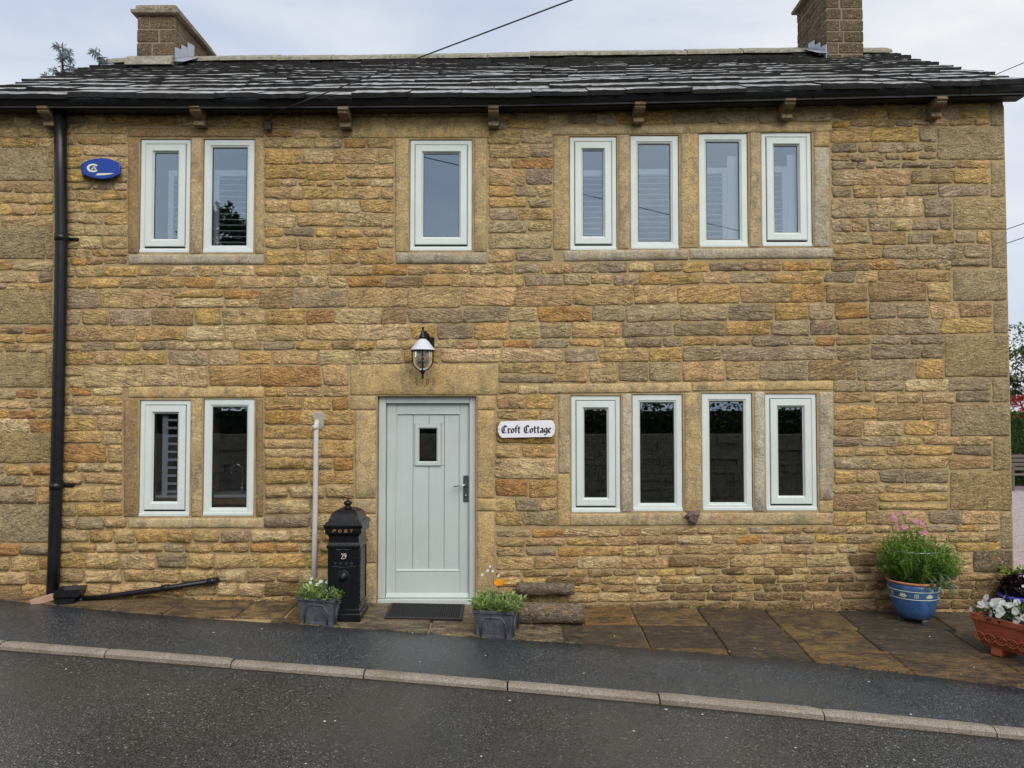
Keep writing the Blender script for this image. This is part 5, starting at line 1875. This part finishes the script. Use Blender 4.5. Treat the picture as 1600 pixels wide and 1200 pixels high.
def blob(c, r, lump=.35):
    def f():
        d = rdir()
        k = 1 + lump * noise.noise((d.x * 2.2 + c[0], d.y * 2.2 + c[1], d.z * 2.2))
        k += .25 * noise.noise((d.x * 6, d.y * 6, d.z * 6 + c[0]))
        s_ = k * random.uniform(.55, 1.0) ** .5
        return Vector((c[0] + d.x * r[0] * s_, c[1] + d.y * r[1] * s_, c[2] + d.z * r[2] * s_)), d
    return f
hedge = tag(empty('hedge', (17, 14.6, H(14, 14))), 'clipped dark green hedge behind the bench', 'hedge')
def hf():
    x, z = random.uniform(-4.4, 6), random.uniform(0, 1)
    d = Vector((0, -1, .2)) if random.random() < .75 else Vector((0, 0, 1))
    y = -.6 + .12 * noise.noise((x * 2, z * 4, 0)) if d.y else random.uniform(-.6, .6)
    zz_ = z * 2.0 if d.y else 1.95 + .1 * noise.noise((x * 2, 1, 1))
    return Vector((x, y + random.uniform(-.06, .06), zz_)), d
cloud(12000, hf, .12).obj('foliage', M['leaf_tree'], hedge)
MB().box(-4.3, 5.9, -.5, .5, 0, 1.85).obj('woody_core', M['leaf_dark'], hedge)
shr = tag(empty('red_shrub', (16.6, 15.6, H(14, 15))), 'red leaved shrub rising above the hedge at right edge', 'shrub')
cloud(4200, blob((0, 0, 2.15), (2.3, .7, .5)), .12).obj('foliage', M['leaf_red'], shr)
m = MB()
for k in range(5):
    m.tube([(random.uniform(-.3, .3), 0, 0), (random.uniform(-1.2, 1.2), 0, 2.0)], .03, 6, [.04, .015])
m.obj('stems', M['bark'], shr)
def tree(name, loc, h, trunk_r, blobs, leaves, size, mat, label, cat='tree', wd=.6):
    t = tag(empty(name, loc), label, cat)
    m_ = MB()
    m_.tube([(0, 0, -.1), (.05, .02, h * .35), (-.03, .05, h * .7), (0, 0, h * .9)], trunk_r, 10, [trunk_r * 1.2, trunk_r, trunk_r * .6, trunk_r * .2])
    for c, r in blobs:
        z0 = h * random.uniform(.3, .55)
        m_.tube([(0, 0, z0), (c[0] * .5, c[1] * .5, (z0 + c[2]) / 2 + .1), c], .03, 6, [trunk_r * .45, trunk_r * .3, trunk_r * .1])
        for q in range(5):
            d = rdir()
            m_.tube([c, (c[0] + d.x * r[0] * .8, c[1] + d.y * r[1] * .8, c[2] + d.z * r[2] * .8)], .01, 4, [trunk_r * .12, .004])
    m_.obj('trunk', M['bark'], t, True)
    mm = MB()
    for c, r in blobs:
        b_ = cloud(leaves // len(blobs), blob(c, r, .5), size, wd)
        mm.add(b_.V, b_.F)
    mm.obj('crown', mat, t)
    return t
g = H(14, 16)
tree('broadleaf_tree', (17.6, 17.5, g), 4.2, .12, [((-1.2, 0, 3.5), (.9, .9, .6)), ((-.4, .3, 4.3), (1.1, 1, .7)), ((.8, 0, 3.6), (1.2, 1, .9)), ((-1.5, .2, 2.8), (.5, .5, .4)), ((.3, -.5, 3.0), (1, .8, .6))], 5000, .13, M['leaf_tree'], 'green broadleaf tree beyond the hedge at right edge')
# pale conifers behind the left end of the roof
def conifer(px_, py_, Y, label, seedv, rad=1.0):
    random.seed(seedv)
    top = at(px_, py_, Y)
    z0 = H(top.x, Y)
    hgt = top.z - z0
    t = tag(empty('conifer_tree', (top.x, Y, z0)), label, 'tree', 'pale conifers behind the roof')
    m_ = MB()
    m_.tube([(0, 0, -.1), (.02, 0, hgt * .5), (0, 0, hgt)], .1, 8, [.16, .09, .008])
    mm = MB()
    n_ = 40
    for k in range(n_):
        f = (k / n_) ** .8
        zz_ = hgt * (.62 + .375 * f)
        rl = rad * (1 - f) * random.uniform(.5, 1.0) + .10
        a = random.uniform(0, 6.28)
        d = Vector((math.cos(a), math.sin(a), .15))
        tipd = Vector((math.cos(a), math.sin(a), -.55))
        pts = [Vector((0, 0, zz_)), Vector((0, 0, zz_)) + d * rl * .6, Vector((0, 0, zz_)) + d * rl * .6 + tipd * rl * .4]
        m_.tube(pts, .01, 4, [.014, .009, .004])
        for j in range(44):
            u = random.random()
            p = pts[0].lerp(pts[1], u * 2) if u < .5 else pts[1].lerp(pts[2], u * 2 - 1)
            leaf(mm, p, d * .5 + rdir() + Vector((0, 0, -.3)), random.uniform(.08, .17), random.uniform(.02, .035), .2)
    m_.obj('trunk', M['bark'], t)
    mm.obj('crown', M['leaf_conifer'], t)
conifer(98, 66, 8.0, 'taller thin pale conifer tip behind the left roof verge', 41, 1.7)
conifer(155, 76, 8.0, 'shorter bushy pale conifer tip just left of the chimney', 42, 1.7)
conifer(70, 112, 8.0, 'lowest pale conifer tip at the far left above the roof verge', 43, 1.6)

# ------------------------------------------------------------------ across the road (seen mirrored in the panes)
random.seed(51)
bw = tag(empty('boundary_wall', (0, -10.9, H(0, -10.9))), 'dry stone boundary wall across the road mirrored in the lower panes', 'wall')
m = MB()
z = -.3
while z < 1.5:
    hgt = random.uniform(.13, .24)
    x = -22.0
    while x < 22:
        wd = random.uniform(.25, .7)
        yy = random.uniform(-.03, .03)
        m.box(x + .006, x + wd - .006, -.2 + yy, .2 + yy, z + .005, z + hgt - .005)
        x += wd
    z += hgt
o = m.obj('wall_stones', M['stone'], bw, tint=(.34, .29, .22, 1))
o['kind'] = 'stuff'
MB().box(-22, 22, -.14, .14, -.3, z - .02).obj('wall_core', M['mortar'], bw)
hd = tag(empty('roadside_hedge', (0, -12.4, H(0, -12))), 'overgrown green hedge above the wall across the road', 'hedge')
def hf2():
    x = random.uniform(-22, 22)
    top = 3.3 + .55 * noise.noise((x * .35, 2, 0)) + .25 * noise.noise((x * 1.3, 7, 0)) - .95 * math.exp(-((x - 3.5) / .9) ** 2)
    z_ = random.uniform(.8, top)
    return Vector((x, .9 + random.uniform(-.5, .1) - .3 * (z_ / top), z_)), Vector((0, 1, .4))
cloud(26000, hf2, .18).obj('foliage', M['leaf_tree'], hd)
MB().box(-22, 22, -.6, .25, 0, 2.2).obj('woody_core', M['bark'], hd)
tree('broadleaf_tree', (-8.6, -14.5, H(-7, -12)), 7.6, .22, [((-1.2, 0, 5.2), (1.7, 1.4, 1.2)), ((.6, .2, 5.6), (1.3, 1.2, 1.2)), ((.1, 0, 6.9), (.9, 1.1, .9)), ((-.2, .4, 4.0), (1.9, 1.3, .9))], 11000, .22, M['leaf_dark'], 'dark broadleaf tree across the road mirrored in the upper left window')

# ------------------------------------------------------------------ fallen petals and grass at the kerb
random.seed(61)
m = MB()
for k in range(34):
    p = ghit(random.uniform(20, 1590), random.uniform(960, 1190))
    kx = ky(p.x)
    if kx - .13 < p.y < kx + .02:
        continue
    z_ = H(p.x, p.y) + (.009 if p.y > kx else -.031)
    r_ = random.uniform(.004, .010)
    a0 = random.uniform(0, 6.28)
    m.add([(p.x + r_ * math.cos(a0 + a) * (1 + .3 * (i % 2)), p.y + r_ * math.sin(a0 + a), z_ + .004 * (i % 2)) for i, a in enumerate(frange(0, 5.2, 6))], [(0, 1, 2, 3, 4, 5)])
o = m.obj('fallen_petals', M['petal_white'])
o['kind'] = 'stuff'
o['label'] = 'white fallen petals and crumbs scattered over road and footpath'
m = MB()
for k in range(260):
    x = random.choice(kj[8:17]) + random.gauss(0, .07) if random.random() < .55 else random.uniform(-4.5, 4)
    y = ky(x) + random.uniform(-.004, .012)
    leaf(m, Vector((x, y, H(x, y))), Vector((random.gauss(0, .6), random.gauss(0, .5), 1)), random.uniform(.012, .035), .004, .2)
for k in range(160):
    x = random.uniform(-4.5, 4.4)
    y = fe(x) + random.uniform(-.004, .02)
    leaf(m, Vector((x, y, H(x, y))), Vector((random.gauss(0, .6), random.gauss(0, .5), .8)), random.uniform(.01, .025), .005, .2)
for k in range(260):
    x = random.choice([-3.4, -2.6, .4, 1.5, 2.2, 3.3, 4.4]) + random.gauss(0, .22)
    if -1.75 < x < -.3:
        continue
    leaf(m, Vector((x, random.uniform(-.035, -.012), H(x, 0))), Vector((random.gauss(0, .7), -abs(random.gauss(.3, .4)), .9)), random.uniform(.015, .045), .007, .3)
o = m.obj('kerbside_grass', M['leaf_tree'])
o['kind'] = 'stuff'
o['label'] = 'sparse moss and grass blades along the kerb joints'
